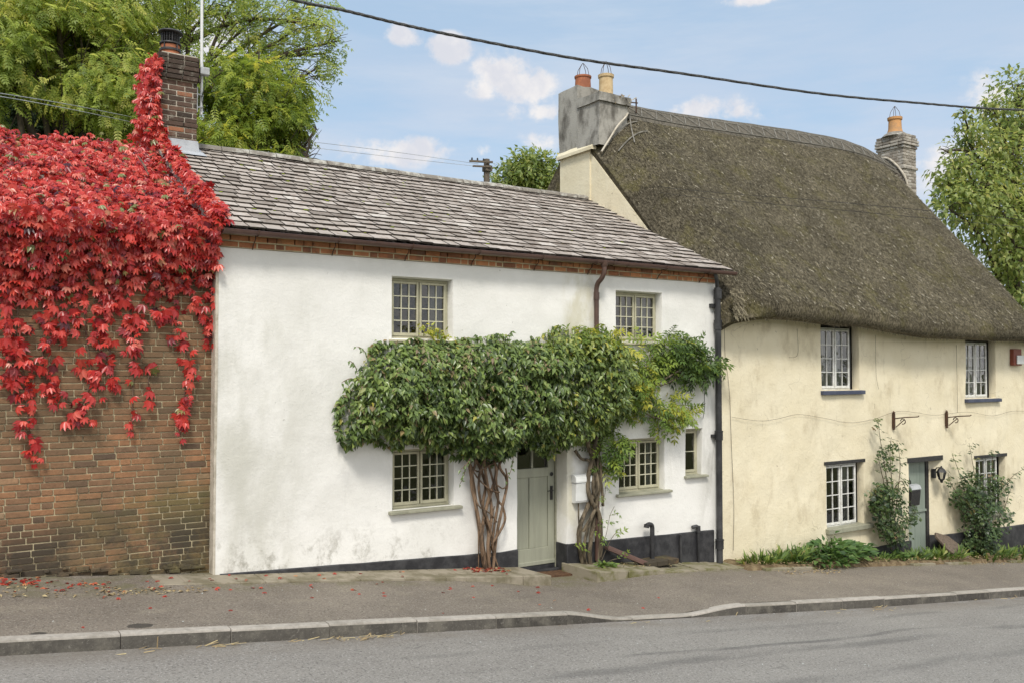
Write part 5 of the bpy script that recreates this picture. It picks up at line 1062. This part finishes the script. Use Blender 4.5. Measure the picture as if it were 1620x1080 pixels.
weed(1190, 893, 'low bright green weeds at the foot of the black soil pipe', 320, .35, .1, BR['weedleaf'], BLADE, 1)
weed(1236, 886, 'taller bright green leafy tuft left of the nettles', 300, .32, .1, BR['weedleaf'], BLADE, 2, size=(.16, .32))
weed(1292, 885, 'large mound of nettles under the lower white window', 560, .75, .40, BR['nettleleaf'], OVATE, 3, .9, 'nettle_patch', (.11, .19))
weed(1245, 876, 'small dark sprig standing behind the bright tuft', 70, .16, .36, BR['roseleaf'], OVATE, 4, .7, 'weed_clump', (.05, .09))
weed(1302, 868, 'tallest nettle shoot rising from the nettle mound', 80, .13, .52, BR['nettleleaf'], OVATE, 5, .7, 'nettle_shoot', (.08, .13))
weed(1368, 887, 'thin short grass weeds right of the nettles', 170, .34, .1, BR['weedleaf'], BLADE, 6, size=(.08, .16))
weed(1400, 878, 'broad weeds around the foot of the thin rose', 130, .28, .15, BR['nettleleaf'], OVATE, 7, .8, 'weed_clump', (.09, .15))
weed(1428, 880, 'fresh green weeds between rose and door', 230, .34, .1, BR['weedleaf'], BLADE, 8, size=(.12, .24))
weed(1472, 880, 'lush weeds growing before the grey green door', 360, .45, .1, BR['weedleaf'], BLADE, 9, size=(.14, .28))
weed(1546, 876, 'wide weeds under the bushy rose', 420, .6, .1, BR['weedleaf'], BLADE, 10, size=(.14, .26))
weed(1600, 868, 'light green weeds at the far end of the bed', 380, .7, .1, BR['weedleaf'], BLADE, 11, size=(.14, .24))
weed(938, 905, 'small green weed at the foot of the twisted grey trunk', 90, .14, .06, BR['weedleaf'], OVATE, 12, .9, 'weed_clump', (.05, .10), None)

# ------------------------------------------------------------------ litter
def litter(name, regions, tmpl, size, mat, label, cat, rs, zf=None, w=1.0):
    rg = np.random.default_rng(rs); P, T = [], []
    for (x0, x1, y0, y1, n) in regions:
        for _ in range(n):
            x = rg.uniform(x0, x1); y = rg.uniform(y0, y1); z = zf(x, y) if zf else (zpave(x, y) + .006 * nz(x * 2, y * 2)); P.append((x, y, z + .006)); T.append(np.clip(rg.normal(.5, .25), 0, 1))
    n = len(P); D = rg.normal(0, 1, (n, 3)) * (1, 1, .12); N = np.array([0, 0, 1.0]) + rg.normal(0, .25, (n, 3)); P = np.array(P); P[:, 2] += .012 * (rg.uniform(0, 1, n) < .3)
    o = leaf_mesh(name, tmpl, P, D, N, rg.uniform(*size, n), T, mat); tag(o, label, cat, None, 'stuff')
def zstrip(x, y):
    yo = -(.40 + .045 * (x - 2.2)); return (G(x) + .004 + .012 * sstep(2, 4, x) + .012 * y + .002) if (2.0 < x < 6.75 and y > yo) else zpave(x, y) + .006 * nz(x * 2, y * 2)
litter('fallen_red_leaves', [(-3, 1.0, -.22, .12, 330), (-3, 1.6, -.5, -.1, 120), (.8, 4, -.9, -.05, 34), (3.5, 6.5, -1.2, -.1, 22), (5.85, 6.45, -.32, -.05, 60), (-3, 8, -2, -.6, 22)], PALM5, (.03, .06), BR['fallen'], 'fallen red creeper leaves scattered along the pavement edge', 'leaf litter', 51, zstrip)
litter('dry_leaf_litter', [(-2, 1.6, -.75, -.25, 300), (1.4, 2.4, -.75, -.5, 120), (11.2, 12.6, -.95, -.55, 170), (10.9, 20, -.62, -.35, 420), (16.5, 20, -.75, -.3, 260), (5.85, 6.5, -.30, -.05, 60), (8.2, 9.5, -.4, -.1, 60)], scaled(OVATE, 1), (.025, .06), BR['litter'], 'dry brown leaf litter along the foot of the walls', 'leaf litter', 52, lambda x, y: (G(x) + .075 if (x > 10.8 and y > -.6) else (G(x) + .045 if 7.6 < x < 10 and y > -.55 else zstrip(x, y))))
zr2 = lambda x, y: zroad(x, ykerb(x) - y) + .004
rgl = np.random.default_rng(5); P = []; 
for (x0, x1, n) in ((1.35, 1.7, 9), (1.95, 2.3, 12), (2.8, 3.9, 40), (3.4, 3.6, 14), (11.0, 11.4, 16), (5, 9, 6), (9, 15, 12)):
    for _ in range(n): x = rgl.uniform(x0, x1); y = ykerb(x) - abs(rgl.normal(.05, .06)) - .02; P.append((x, y, zroad(x, y) + .008))
n = len(P); o = leaf_mesh('straw_litter', scaled(STRAW, .10), P, rgl.normal(0, 1, (n, 3)) * (1, .35, .12), np.array([0, -.3, 1.0]) + rgl.normal(0, .2, (n, 3)), rgl.uniform(.05, .13, n), rgl.uniform(.3, 1, n), BR['litter']); tag(o, 'pale straw blown against the kerb on the road', 'straw litter', None, 'stuff')
P = []
for _ in range(260): x = rgl.uniform(-2, 18); y = rgl.uniform(-6.5, -.2); P.append((x, y, (zroad(x, y) if y < ykerb(x) - .02 else zpave(x, y)) + .006))
P = [p for p in P if not (ykerb(p[0]) - .02 < p[1] < ykerb(p[0]) + .14 or p[1] > -.7)]
n = len(P); o = leaf_mesh('pale_chips', OVATE, P, rgl.normal(0, 1, (n, 3)) * (1, 1, .1), np.array([0, 0, 1.0]) + rgl.normal(0, .2, (n, 3)), rgl.uniform(.015, .035, n), rgl.uniform(.4, 1, n), BR['curtain']); tag(o, 'tiny pale chips and seeds scattered over road and pavement', 'grit', None, 'stuff')

# ------------------------------------------------------------------ small things on and by the walls
pbx = thing('post_box', (7.81, -.02, .40), 'white wall letter box beside the sage door', 'letter box')
b = MB(); n = 9
prof = [(-.015, .40), (-.10, .40), (-.105, .43), (-.105, .66), (-.015, .66)]
body = [(0, .40), (-.085, .405), (-.10, .44), (-.105, .55), (-.115, .66), (-.12, .69), (0, .69)]
def extr(b, prof, x0, x1, t=.5):
    n = len(prof); b.add([(x0, y, z) for y, z in prof] + [(x1, y, z) for y, z in prof], [tuple(range(n))[::-1], tuple(range(n, 2 * n))] + [(i, (i + 1) % n, (i + 1) % n + n, i + n) for i in range(n)], t)
extr(b, body, 7.665, 7.955); b.build('body', BR['whitebox'], pbx, None, .008)
b = MB(); extr(b, [(-.005, .695), (-.128, .695), (-.13, .72), (-.118, .77), (-.085, .80), (-.04, .812), (-.005, .81)], 7.655, 7.965); b.build('lid', BR['whitebox'], pbx, None, .006)
SP_ = thing('standpipe', (9.07, -.15, G(9.07)), 'black bent pipe standing in a brick block by the white wall', 'pipe')
b = MB(); b.tube(spline([(9.09, -.12, -.66), (9.09, -.12, -.3), (9.09, -.12, -.08), (9.075, -.12, -.03), (9.03, -.12, -.015), (8.975, -.12, -.03)], 5), .036, 10); b.tube([(8.985, -.12, -.01), (8.975, -.12, -.06)], .043, 10); b.build('pipe', BR['blackpipe'], SP_, 45)
BK = MB(); random.seed(3)
for i in range(3): BK.box(8.80 + .215 * i, 8.80 + .215 * i + .205, -.33, -.20, G(9) + .03, G(9) + .105, random.random()); BK.box(8.80 + .215 * i, 8.80 + .215 * i + .205, -.19, -.03, G(9) + .03, G(9) + .105, random.random())
BK.box(8.82, 9.42, -.30, -.05, G(9) + .02, G(9) + .098, -.4); o = BK.build('brick_block', BR['brick'], None, None, .006); tag(o, 'low block of red bricks holding the black bent pipe', 'brick block')
b = MB(); A, Bq = np.array([8.22, -.10, -.28]), np.array([8.93, -.24, -.60]); dv = Bq - A; b.obox((A + Bq) / 2, dv, (0, .09, 0), np.cross(dv, (0, 1, 0)) / np.linalg.norm(dv) * .05, .5); b.obox((A + Bq) / 2 + np.array([0, -.04, .02]), dv * .995, (0, .012, 0), np.cross(dv, (0, 1, 0)) / np.linalg.norm(dv) * .05, .5)
o = b.build('drain_chute', BR['brown'], None, None, .006); tag(o, 'brown plastic drain chute sloping down to the brick block', 'drain chute')
b = MB(); xs_m = lin(6.98, 7.56, 8); ys_m = lin(-.16, .12, 5)
b.add([(x, y, zpave(x, y) - .0 + .028 + .006 * nz(x * 9, y * 9)) for y in ys_m for x in xs_m] + [(x, y, zpave(x, y) - .02) for y in ys_m for x in xs_m], [(j * 8 + i, j * 8 + i + 1, (j + 1) * 8 + i + 1, (j + 1) * 8 + i) for j in range(4) for i in range(7)] + [(i, 40 + i, 41 + i, i + 1)[::-1] for i in range(7)])
o = b.build('doormat', BR['mat'], None, 50); tag(o, 'worn brown coir doormat before the sage door', 'doormat')
for (bx, bz, lab) in ((15.33, 1.35, 'scrolled iron hanging bracket above the thin climbing rose'), (17.10, 1.32, 'scrolled iron hanging bracket between the door and the upper right window')):
    T = thing('hanging_bracket', (bx, 0, bz), lab, 'wall bracket', 'iron brackets on the cream wall')
    b = MB(); b.box(bx - .018, bx + .018, -.03, .02, bz - .15, bz + .12); b.lathe((bx, -.01, bz + .12), [(.02, 0), (.03, .02), (.001, .06)], 8); b.lathe((bx, -.01, bz - .19), [(.004, 0), (.03, .02), (.018, .04)], 8); b.build('back_plate', BR['rust'], T)
    b = MB(); b.tube([(bx, -.03, bz + .03), (bx + .04, -.22, bz + .06), (bx + .16, -.40, bz + .075), (bx + .17, -.42, bz + .095)], .011, 6)
    b.tube([(bx + .02 + .02 * i / 10, -.04 - .16 * i / 18, bz - .13 + .15 * i / 18) for i in range(18)], .009, 6)
    b.tube([(bx + .06, -.16 + .05 * math.cos(a), bz - .02 + .05 * math.sin(a)) for a in lin(0, 5, 14)], .009, 6); b.build('arm', BR['rust'], T, 50)
AL = thing('alarm_box', (19.75, 0, 2.55), 'red and white alarm box under the thatch right of the upper window', 'alarm box')
b = MB(); b.box(19.58, 19.92, -.07, .02, 2.40, 2.76); b.build('back_box', BR['redbox'], AL, None, .015); b = MB(); b.box(19.68, 19.95, -.10, -.071, 2.43, 2.62); b.build('cover', BR['whitebox'], AL, None, .012)
LA = thing('wall_lantern', (16.75, .0, .25), 'black iron lantern on the reveal beside the grey green door', 'lantern')
b = MB(); lx, ly, lz = 16.70, -.12, .20
b.box(16.74, 16.80, .05, .12, .15, .33); b.tube([(16.76, .08, .27), (16.74, .0, .36), (lx, ly, .38)], .012, 6); b.build('wall_arm', BR['blackp'], LA, 45)
b = MB(); b.lathe((lx, ly, lz), [(.02, -.12), (.035, -.07), (.05, -.06), (.055, -.05)], 6); b.lathe((lx, ly, lz), [(.095, .09), (.06, .15), (.02, .18), (.012, .21)], 6)
for k in range(6): a = k * math.pi / 3; b.tube([(lx + .05 * math.cos(a), ly + .05 * math.sin(a), lz - .05), (lx + .088 * math.cos(a), ly + .088 * math.sin(a), lz + .09)], .007, 4)
b.build('cage', BR['blackp'], LA); b = MB(); b.lathe((lx, ly, lz), [(.045, -.05), (.08, .09)], 6, caps=False); b.build('lantern_glass', BR['glass'], LA)
DP = thing('post_box', (16.0, .1, -.2), 'dark grey letter box hung on the grey green door', 'letter box')
b = MB(); extr(b, [(.135, -.35), (.06, -.34), (.035, -.12), (.03, -.04), (.135, -.02)], 15.94, 16.24); b.build('body', BR['blackp'], DP, None, .01); b = MB(); extr(b, [(.135, -.015), (.025, -.035), (.02, -.02), (.05, .05), (.135, .07)], 15.93, 16.25); b.build('lid', BR['galv'], DP, None, .006)
b = MB(); c = at(1508, 866, -.22); R_ = .28
vs = []; ax = np.array([.93, -.1, -.28]); ay = np.array([.12, .5, .6]); ay = ay / np.linalg.norm(ay); ax /= np.linalg.norm(ax); nn_ = np.cross(ax, ay)
pr = [(-.50, .16), (-.42, .30), (.05, .31), (.25, .18), (.46, -.04), (.42, -.20), (.20, -.28), (-.12, -.26), (-.33, -.12)]; k = len(pr)
for hh in (0, .05): vs += [c + ax * p * .85 + ay * q * .85 + nn_ * (hh - .02) for p, q in pr]
b.add(vs, [tuple(range(k))[::-1], tuple(range(k, 2 * k))] + [(i, (i + 1) % k, (i + 1) % k + k, i + k) for i in range(k)]); o = b.build('leaning_stone', BR['wood'], None, None, .012); tag(o, 'weathered brown slab leaning against the plinth right of the grey green door', 'stone slab')
# thin cables clipped along the walls
def wall_wire(pts, y, r, label, name='wall_cable', mat='rust'):
    b = MB(); b.tube(spline([at(a, c, y) for a, c in pts], 6), r, 4); o = b.build(name, BR[mat]); tag(o, label, 'cable', 'thin cables on the walls')
wall_wire([(1158, 659), (1200, 665), (1230, 662), (1262, 655), (1300, 660), (1345, 668), (1385, 662)], -.014, .0025, 'thin sagging cable across the cream wall left of the thin rose')
wall_wire([(1385, 662), (1420, 650), (1450, 652), (1480, 656), (1530, 651), (1570, 657), (1600, 650), (1632, 650)], -.014, .0025, 'thin sagging cable across the cream wall right of the thin rose')
wall_wire([(1146, 505), (1147, 560), (1152, 600), (1155, 640), (1157, 700), (1161, 800), (1160, 870)], -.02, .004, 'thin cable down the cream wall beside the black soil pipe')
wall_wire([(1513, 545), (1514, 600), (1515, 652)], -.02, .004, 'thin vertical cable left of the upper right window')
wall_wire([(1385, 530), (1386, 590), (1390, 615)], -.02, .003, 'short vertical cable right of the upper left white window')
wall_wire([(1261, 520), (1262, 560), (1248, 565)], -.02, .003, 'short hooked cable left of the upper left white window')
wall_wire([(1113, 600), (1115, 640), (1112, 662)], -.02, .004, 'short dark cable left of the black soil pipe', mat='wire')

# ------------------------------------------------------------------ overhead lines
def wires(name, pts, r, label, mat, n=8, cat='overhead cable', group=None):
    b = MB(); b.tube(spline([at(a, c, y) for a, c, y in pts], n), r, 6); o = b.build(name, BR[mat], None, 60); tag(o, label, cat, group)
b = MB(); cpts = [(300, -45, -1.55), (462, 0, -1.7), (540, 16, -1.8), (640, 40, -1.9), (740, 61, -2.0), (910, 93, -2.2), (1080, 117, -2.4), (1300, 149, -2.6), (1460, 164, -2.75), (1560, 172, -2.9), (1640, 175, -3.0)]
C_ = spline([at(*p) for p in cpts], 14)
for ph in (0, 2.1, 4.2): b.tube([c + .007 * np.array([.3 * math.cos(i * .9 + ph), math.cos(i * .9 + ph), math.sin(i * .9 + ph)]) for i, c in enumerate(C_)], .0105, 6)
o = b.build('overhead_cable', BR['cable'], None, 60); tag(o, 'thick twisted black cable sagging across the sky above both roofs', 'overhead cable')
wires('overhead_wire', [(-60, 140, 5.5), (0, 148, 6), (110, 166, 8), (220, 188, 11)], .007, 'upper of the pair of wires crossing the trees left of the brick chimney', 'galv', group='thin overhead wires')
wires('overhead_wire', [(-60, 147, 5.4), (0, 153, 5.9), (110, 173, 7.9), (220, 196, 11)], .007, 'lower of the pair of wires crossing the trees left of the brick chimney', 'galv', group='thin overhead wires')
wires('overhead_wire', [(320, 205, 11), (520, 228, 12), (640, 243, 13), (757, 260, 14)], .006, 'upper of the pair of wires running right to the utility pole', 'galv', group='thin overhead wires')
wires('overhead_wire', [(320, 214, 11), (520, 237, 12), (640, 251, 13), (757, 264, 14)], .006, 'lower of the pair of wires running right to the utility pole', 'galv', group='thin overhead wires')
wires('overhead_wire', [(783, 260, 14), (900, 274, 8), (980, 287, 5), (1100, 302, -.1), (1300, 318, -2.5), (1640, 350, -5)], .0032, 'upper of the pair of wires passing before the thatch', 'wire', group='thin overhead wires')
wires('overhead_wire', [(783, 266, 14), (900, 284, 8), (980, 296, 5), (1100, 312, -.1), (1300, 330, -2.5), (1640, 362, -5)], .0032, 'lower of the pair of wires passing before the thatch', 'wire', group='thin overhead wires')
UP = thing('utility_pole', (14.79, 14, G(14.79) - .2), 'wooden utility pole with crossarm behind the slate roof ridge', 'utility pole')
b = MB(); b.lathe((14.79, 14, -1.6), [(.15, 0), (.095, 10.68), (.02, 10.70)], 10); b.build('pole', BR['pole'], UP, 50)
b = MB(); b.obox((14.52, 13.9, 8.95), (.75, -.2, .02), (.02, .06, 0), (0, 0, .06)); b.obox((14.55, 13.9, 8.8), (.6, -.15, .02), (.02, .05, 0), (0, 0, .05)); b.box(14.68, 14.92, 13.86, 14.10, 8.68, 8.86); b.build('crossarm', BR['pole'], UP)
for dx in (-.3, -.12, .08): b = MB(); b.lathe((14.52 + dx, 13.9 - dx * .22, 8.98), [(.02, 0), (.035, .02), (.02, .045), (.03, .06), (.01, .08)], 8); b.build('insulator', BR['wire'], UP, 50)

# ------------------------------------------------------------------ trees
def tree(name, base, label, clumps, nleaf, tmpl, size, leafm, trunk_r, rs, droop=.5, limbs=True, fork=None, gaps=.15, tm=.5, barkm='bark', twig=True, flat=.75):
    T = thing(name, base, label, 'tree'); rg = np.random.default_rng(rs); b = MB(); base = np.array(base, float); cl = [np.array(c, float) for c in clumps]
    top = fork if fork is not None else np.array([np.mean([c[0] for c in cl]), np.mean([c[1] for c in cl]), base[2] + .55 * (max(c[2] for c in cl) - base[2])]); top = np.array(top, float)
    tp = spline([base - (0, 0, .4), base + (top - base) * .5 + rg.normal(0, .15, 3), top], 6); b.tube(tp, [trunk_r * (1.25 - .55 * i / len(tp)) for i in range(len(tp))], 10)
    P, D, N, S, TT = [], [], [], [], []
    tot = sum(c[3] ** 2 for c in cl)
    for c in cl:
        if limbs:
            s_ = tp[rg.integers(len(tp) // 2, len(tp))]; mid = s_ + (c[:3] - s_) * .5 + np.array([0, 0, .12 * np.linalg.norm(c[:3] - s_)]) + rg.normal(0, .2, 3)
            lp = spline([s_, mid, c[:3]], 6); r0 = trunk_r * .42; b.tube(lp, [r0 + (.022 - r0) * i / (len(lp) - 1) for i in range(len(lp))], 7)
            if twig:
                for _ in range(9):
                    v = rg.normal(0, 1, 3); v[2] = v[2] * .6; v /= np.linalg.norm(v); e = c[:3] + v * c[3] * .9; st = lp[rg.integers(len(lp) // 2, len(lp))]
                    b.tube(spline([st, (st + e) / 2 + (0, 0, .12 * c[3]), e], 3), [.022, .018, .015, .012, .01, .008, .006], 4)
        n = int(nleaf * c[3] ** 2 / tot); v = rg.normal(0, 1, (n, 3)); v = norm(v); rad = c[3] * rg.uniform(0, 1, n) ** .42
        rad *= np.array([1 + .45 * nz(q[0] * 1.7 + c[0], q[1] * 1.7 + c[1], q[2] * 1.7 + c[2]) for q in v]); p = c[:3] + v * rad[:, None] * np.array([1, 1, flat])
        gp = np.array([nz(q[0] * 1.15, q[1] * 1.15, q[2] * 1.3 + rs) for q in p]); keep = gp > gaps - .35; p, v = p[keep], v[keep]; n = len(p)
        P.append(p); D.append(v * .6 + np.array([0, 0, -droop]) + rg.normal(0, .45, (n, 3))); N.append(np.array([0, 0, 1.0]) + v * .5 + rg.normal(0, .35, (n, 3))); S.append(rg.uniform(*size, n)); TT.append(np.clip(rg.normal(tm, .22, n) + .25 * gp[keep], 0, 1))
    b.build('trunk', BR[barkm], T, 60); leaf_mesh('crown', tmpl, np.concatenate(P), np.concatenate(D), np.concatenate(N), np.concatenate(S), np.concatenate(TT), BR[leafm], T); return T
def cw_(l): return [tuple(at(a, c, y)) + (r,) for a, c, y, r in l]
gb0 = lambda x, y: zground(x, y)
def tb(px, y): q = at(px, 300, y); return (q[0], y, zground(q[0], y))
# near ash with long bare limbs reaching right, behind the brick chimney
tree('ash_tree', tb(215, 13), 'spreading ash with bare arching limbs behind the brick chimney', cw_([(330, 20, 14, 1.3), (400, 30, 13.5, 1.4), (450, 60, 13, 1.2), (470, 110, 13, 1.0), (420, 100, 14, 1.1), (500, 40, 13, .8), (490, 10, 13.5, 1.0), (380, -20, 13, 1.4), (300, -10, 13, 1.3), (535, 65, 12.8, .42), (505, 105, 13, .6), (515, 85, 13.3, .45), (350, 90, 13.4, 1.0), (480, 150, 13, .7), (250, 20, 13, 1.2)]), 3000, SPRAY7, (.22, .38), 'ashleaf', .2, 3, .7, True, at(262, 85, 13.5), .2, .56)
tree('golden_ash_tree', tb(390, 9.8), 'yellowing ash crown between the brick chimney and the open sky', cw_([(360, 140, 10, 1.0), (415, 150, 10, 1.1), (400, 205, 9.8, 1.1), (345, 195, 10, 1.0), (445, 200, 9.7, .8), (350, 245, 9.6, 1.0), (430, 245, 9.6, .9), (455, 150, 10, .65), (470, 240, 9.4, .45), (490, 228, 9.3, .3), (488, 248, 9.2, .4), (330, 130, 10.2, .9), (400, 115, 10.2, .7), (320, 240, 10, .9), (462, 175, 9.9, .4), (500, 205, 9.4, .14), (477, 200, 9.6, .25)]), 6600, SPRAY9, (.20, .38), 'goldleaf', .12, 4, .8, True, None, .12, .42)
tree('ash_tree', tb(60, 12), 'leafy green ash at the far left above the red creeper', cw_([(40, 60, 12, 1.6), (110, 40, 12.4, 1.5), (60, 110, 11.6, 1.1), (20, 20, 12, 1.5), (160, 30, 12.5, 1.5), (180, 80, 12, 1.2), (140, 110, 11.6, 1.3), (190, 130, 11.8, 1.2), (170, 165, 11.6, 1.1), (120, 150, 11.5, .9), (200, 190, 11.5, 1.0), (100, -30, 12, 1.6), (200, -30, 12.4, 1.5), (210, 30, 12.6, 1.2), (-60, 60, 12, 1.8), (-60, 150, 12, 1.5), (15, 110, 11.8, 1.0)]), 15000, SPRAY9, (.21, .38), 'ashleaf', .26, 5, .8, True, None, .16, .6)
tree('yew_tree', tb(100, 17), 'dark evergreen standing deep behind the far left ash', cw_([(60, 150, 17, 2.0), (110, 110, 17, 2.0), (40, 200, 17, 1.8), (150, 150, 17.5, 1.8), (190, 200, 17, 1.6), (110, 190, 17, 1.9), (20, 130, 17, 1.5), (240, 200, 17, 1.3), (-60, 170, 17, 2.2)]), 9000, SPRAY7, (.22, .40), 'yewleaf', .3, 6, .3, True, None, -.2, .4, twig=False)
# sunlit tree at the right
tree('lime_tree', tb(1600, 5), 'sunlit yellow green tree beyond the thatched gable', cw_([(1610, 135, 5, .9), (1595, 190, 5, 1.1), (1560, 240, 5, 1.2), (1620, 210, 5.4, 1.5), (1540, 290, 4.6, 1.2), (1590, 280, 5, 1.5), (1520, 320, 4.4, .9), (1510, 270, 4.8, .7), (1560, 340, 4.6, 1.4), (1610, 340, 4.8, 1.5), (1590, 400, 4.5, 1.3), (1640, 300, 5, 2.0), (1650, 400, 5, 1.8), (1535, 210, 5, .6), (1500, 295, 4.8, .45), (1525, 180, 5, .25), (1570, 170, 5, .5), (1495, 240, 4.8, .22), (1660, 200, 5.5, 1.8), (1500, 330, 4.4, .5), (1610, 460, 4.5, 1.3), (1660, 500, 5, 1.6)]), 23000, OVATE, (.13, .24), 'limeleaf', .2, 7, .5, True, at(1605, 300, 5), .05, .52)
tree('far_tree', tb(838, 40), 'small rounded far tree between the slate ridge and the thatched gable', cw_([(838, 268, 40, 1.9), (812, 280, 40, 1.5), (862, 275, 40, 1.7), (840, 290, 40, 2.0), (878, 290, 40, 1.3), (800, 292, 40, 1.3), (850, 258, 40, 1.0), (825, 262, 40, 1.1)]), 4200, OVATE, (.3, .5), 'limeleaf', .3, 8, .4, True, None, .0, .45)
tree('hedge_tree', (33.5, -1.5, zground(33.5, -1.5)), 'bushy tree beyond the thatched cottage further down the road', [(33, -1, 1.5, 2.2), (34, -.5, 3, 2.2), (35.5, -2, 1, 2.4), (37, 0, 2.4, 2.5)], 3500, OVATE, (.25, .4), 'limeleaf', .2, 9)
# ------------------------------------------------------------------ sky and light
w = bpy.data.worlds.new('World'); scene.world = w; w.use_nodes = True; w.node_tree.nodes.clear(); k = NT(w.node_tree)
EL, AZ = 52.0, 215.0                                                       # sun height; compass bearing it shines from (0 = +y, clockwise)
sky = k.n('ShaderNodeTexSky', sky_type='NISHITA'); sky.sun_disc = False; sky.sun_elevation = math.radians(EL); sky.sun_rotation = math.radians(AZ)
sky.altitude = 50; sky.air_density = 1.0; sky.dust_density = 1.6; sky.ozone_density = 1.3
gen = k.n('ShaderNodeTexCoord').outputs['Generated']
sp = k.n('ShaderNodeSeparateXYZ'); k.l(gen, sp.inputs[0])
STR = 0.115
def cl_noise(scale, sc, off, det=7, rough=.6): return k.noise(scale, det, rough, sc, off, gen)
def blob(px, py, rx, ry, wgt=1.0):
    d = ray(px, py); d = d / np.linalg.norm(d); u = np.cross(d, (0, 0, 1)); u /= np.linalg.norm(u); v = np.cross(u, d)
    sub = k.n('ShaderNodeVectorMath', operation='SUBTRACT'); k.l(gen, sub.inputs[0]); sub.inputs[1].default_value = d
    def dot(ax):
        n = k.n('ShaderNodeVectorMath', operation='DOT_PRODUCT'); k.l(sub.outputs[0], n.inputs[0]); n.inputs[1].default_value = ax; return n.outputs['Value']
    a = k.math('DIVIDE', dot(u), rx / 1400); c = k.math('DIVIDE', dot(v), ry / 1400)
    r2 = k.math('ADD', k.math('MULTIPLY', a, a), k.math('MULTIPLY', c, c)); return k.math('MULTIPLY', k.math('SUBTRACT', 1.0, k.math('SQRT', r2), clamp=True), wgt)
fine = cl_noise(16, (1, 1, 1.2), 2.0, 8, .62)
puff = None
for bdef in ((638, 60, 40, 28, 1.0), (712, 77, 48, 30, 1.1), (798, 112, 62, 42, 1.25), (846, 138, 60, 36, 1.2), (818, 128, 64, 36, 1.1), (765, 138, 40, 26, .7), (862, 178, 42, 24, .75), (820, 180, 50, 30, .35), (665, 240, 110, 34, .8), (560, 236, 90, 28, .7), (870, 225, 90, 26, .5), (1500, 250, 110, 60, .55), (1110, 170, 110, 26, .55), (1170, 178, 70, 24, .5), (1572, 145, 60, 45, .55), (590, 250, 60, 24, .5), (762, 243, 24, 22, .6), (1180, 0, 70, 14, .7), (210, 60, 300, 120, .6), (480, 245, 90, 30, .5)):
    q = blob(*bdef); puff = q if puff is None else k.math('MAXIMUM', puff, q)
pf = k.math('ADD', puff, k.math('MULTIPLY', k.math('SUBTRACT', fine, .5), 2.7))
cloud = k.math('MULTIPLY', k.rng(pf, .14, .62), k.rng(puff, .0, .3))
haze = k.math('MULTIPLY', k.rng(cl_noise(3.0, (1, 1, 5.0), 7, 6, .6), .25, .68), k.rng(sp.outputs[2], .46, .14))
cir = k.math('MULTIPLY', k.rng(cl_noise(2.4, (1, 1, 7.0), 12, 6, .65), .42, .7), .42)
rest = k.math('MULTIPLY', k.rng(cl_noise(2.2, (1, 1, 2.2), 23, 8, .6), .38, .58), k.rng(sp.outputs[1], -.02, -.35))   # unseen broken cloud behind the viewer, added bright as neutral fill light
wht = lambda v, b=1.0: tuple(c / STR for c in (v, v, v * b)) + (1,)
c = k.mix(.74, sky.outputs[0], (.285 / STR, .385 / STR, .49 / STR, 1))
SKYC = c
c = k.mix(k.math('MULTIPLY', haze, .8), c, (.45 / STR, .455 / STR, .50 / STR, 1))
c = k.mix(cir, c, (.42 / STR, .46 / STR, .515 / STR, 1))
shade = k.rng(cl_noise(22, (1, 1, 1), 5, 5), .35, .65)
c = k.mix(k.math('MULTIPLY', cloud, .93), c, k.mix(shade, (.45 / STR, .455 / STR, .49 / STR, 1), (.57 / STR, .55 / STR, .54 / STR, 1)))
c = k.mix(k.math('MULTIPLY', rest, .92), c, (1.0 / STR, .96 / STR, .90 / STR, 1))
bg = k.n('ShaderNodeBackground'); k.l(c, bg.inputs[0]); bg.inputs[1].default_value = STR
o = k.n('ShaderNodeOutputWorld'); k.l(bg.outputs[0], o.inputs[0])
sl = bpy.data.lights.new('sun', 'SUN'); sl.energy = 1.9; sl.angle = math.radians(12); sl.color = (1, .95, .86); so = bpy.data.objects.new('sun', sl); COL.objects.link(so)
az = math.radians(AZ); sd = Vector((math.sin(az) * math.cos(math.radians(EL)), math.cos(az) * math.cos(math.radians(EL)), math.sin(math.radians(EL))))
so.rotation_euler = sd.to_track_quat('Z', 'Y').to_euler(); so.location = (0, -20, 30)
vs_ = scene.view_settings; vs_.view_transform = 'Standard'; vs_.look = 'None'; vs_.gamma = 1; vs_.exposure = 0.72
scene.display_settings.display_device = 'sRGB'
scene.cycles.max_bounces = 8; scene.cycles.transparent_max_bounces = 12; scene.cycles.diffuse_bounces = 3; scene.cycles.caustics_reflective = False; scene.cycles.caustics_refractive = False
scene.cycles.use_denoising = True
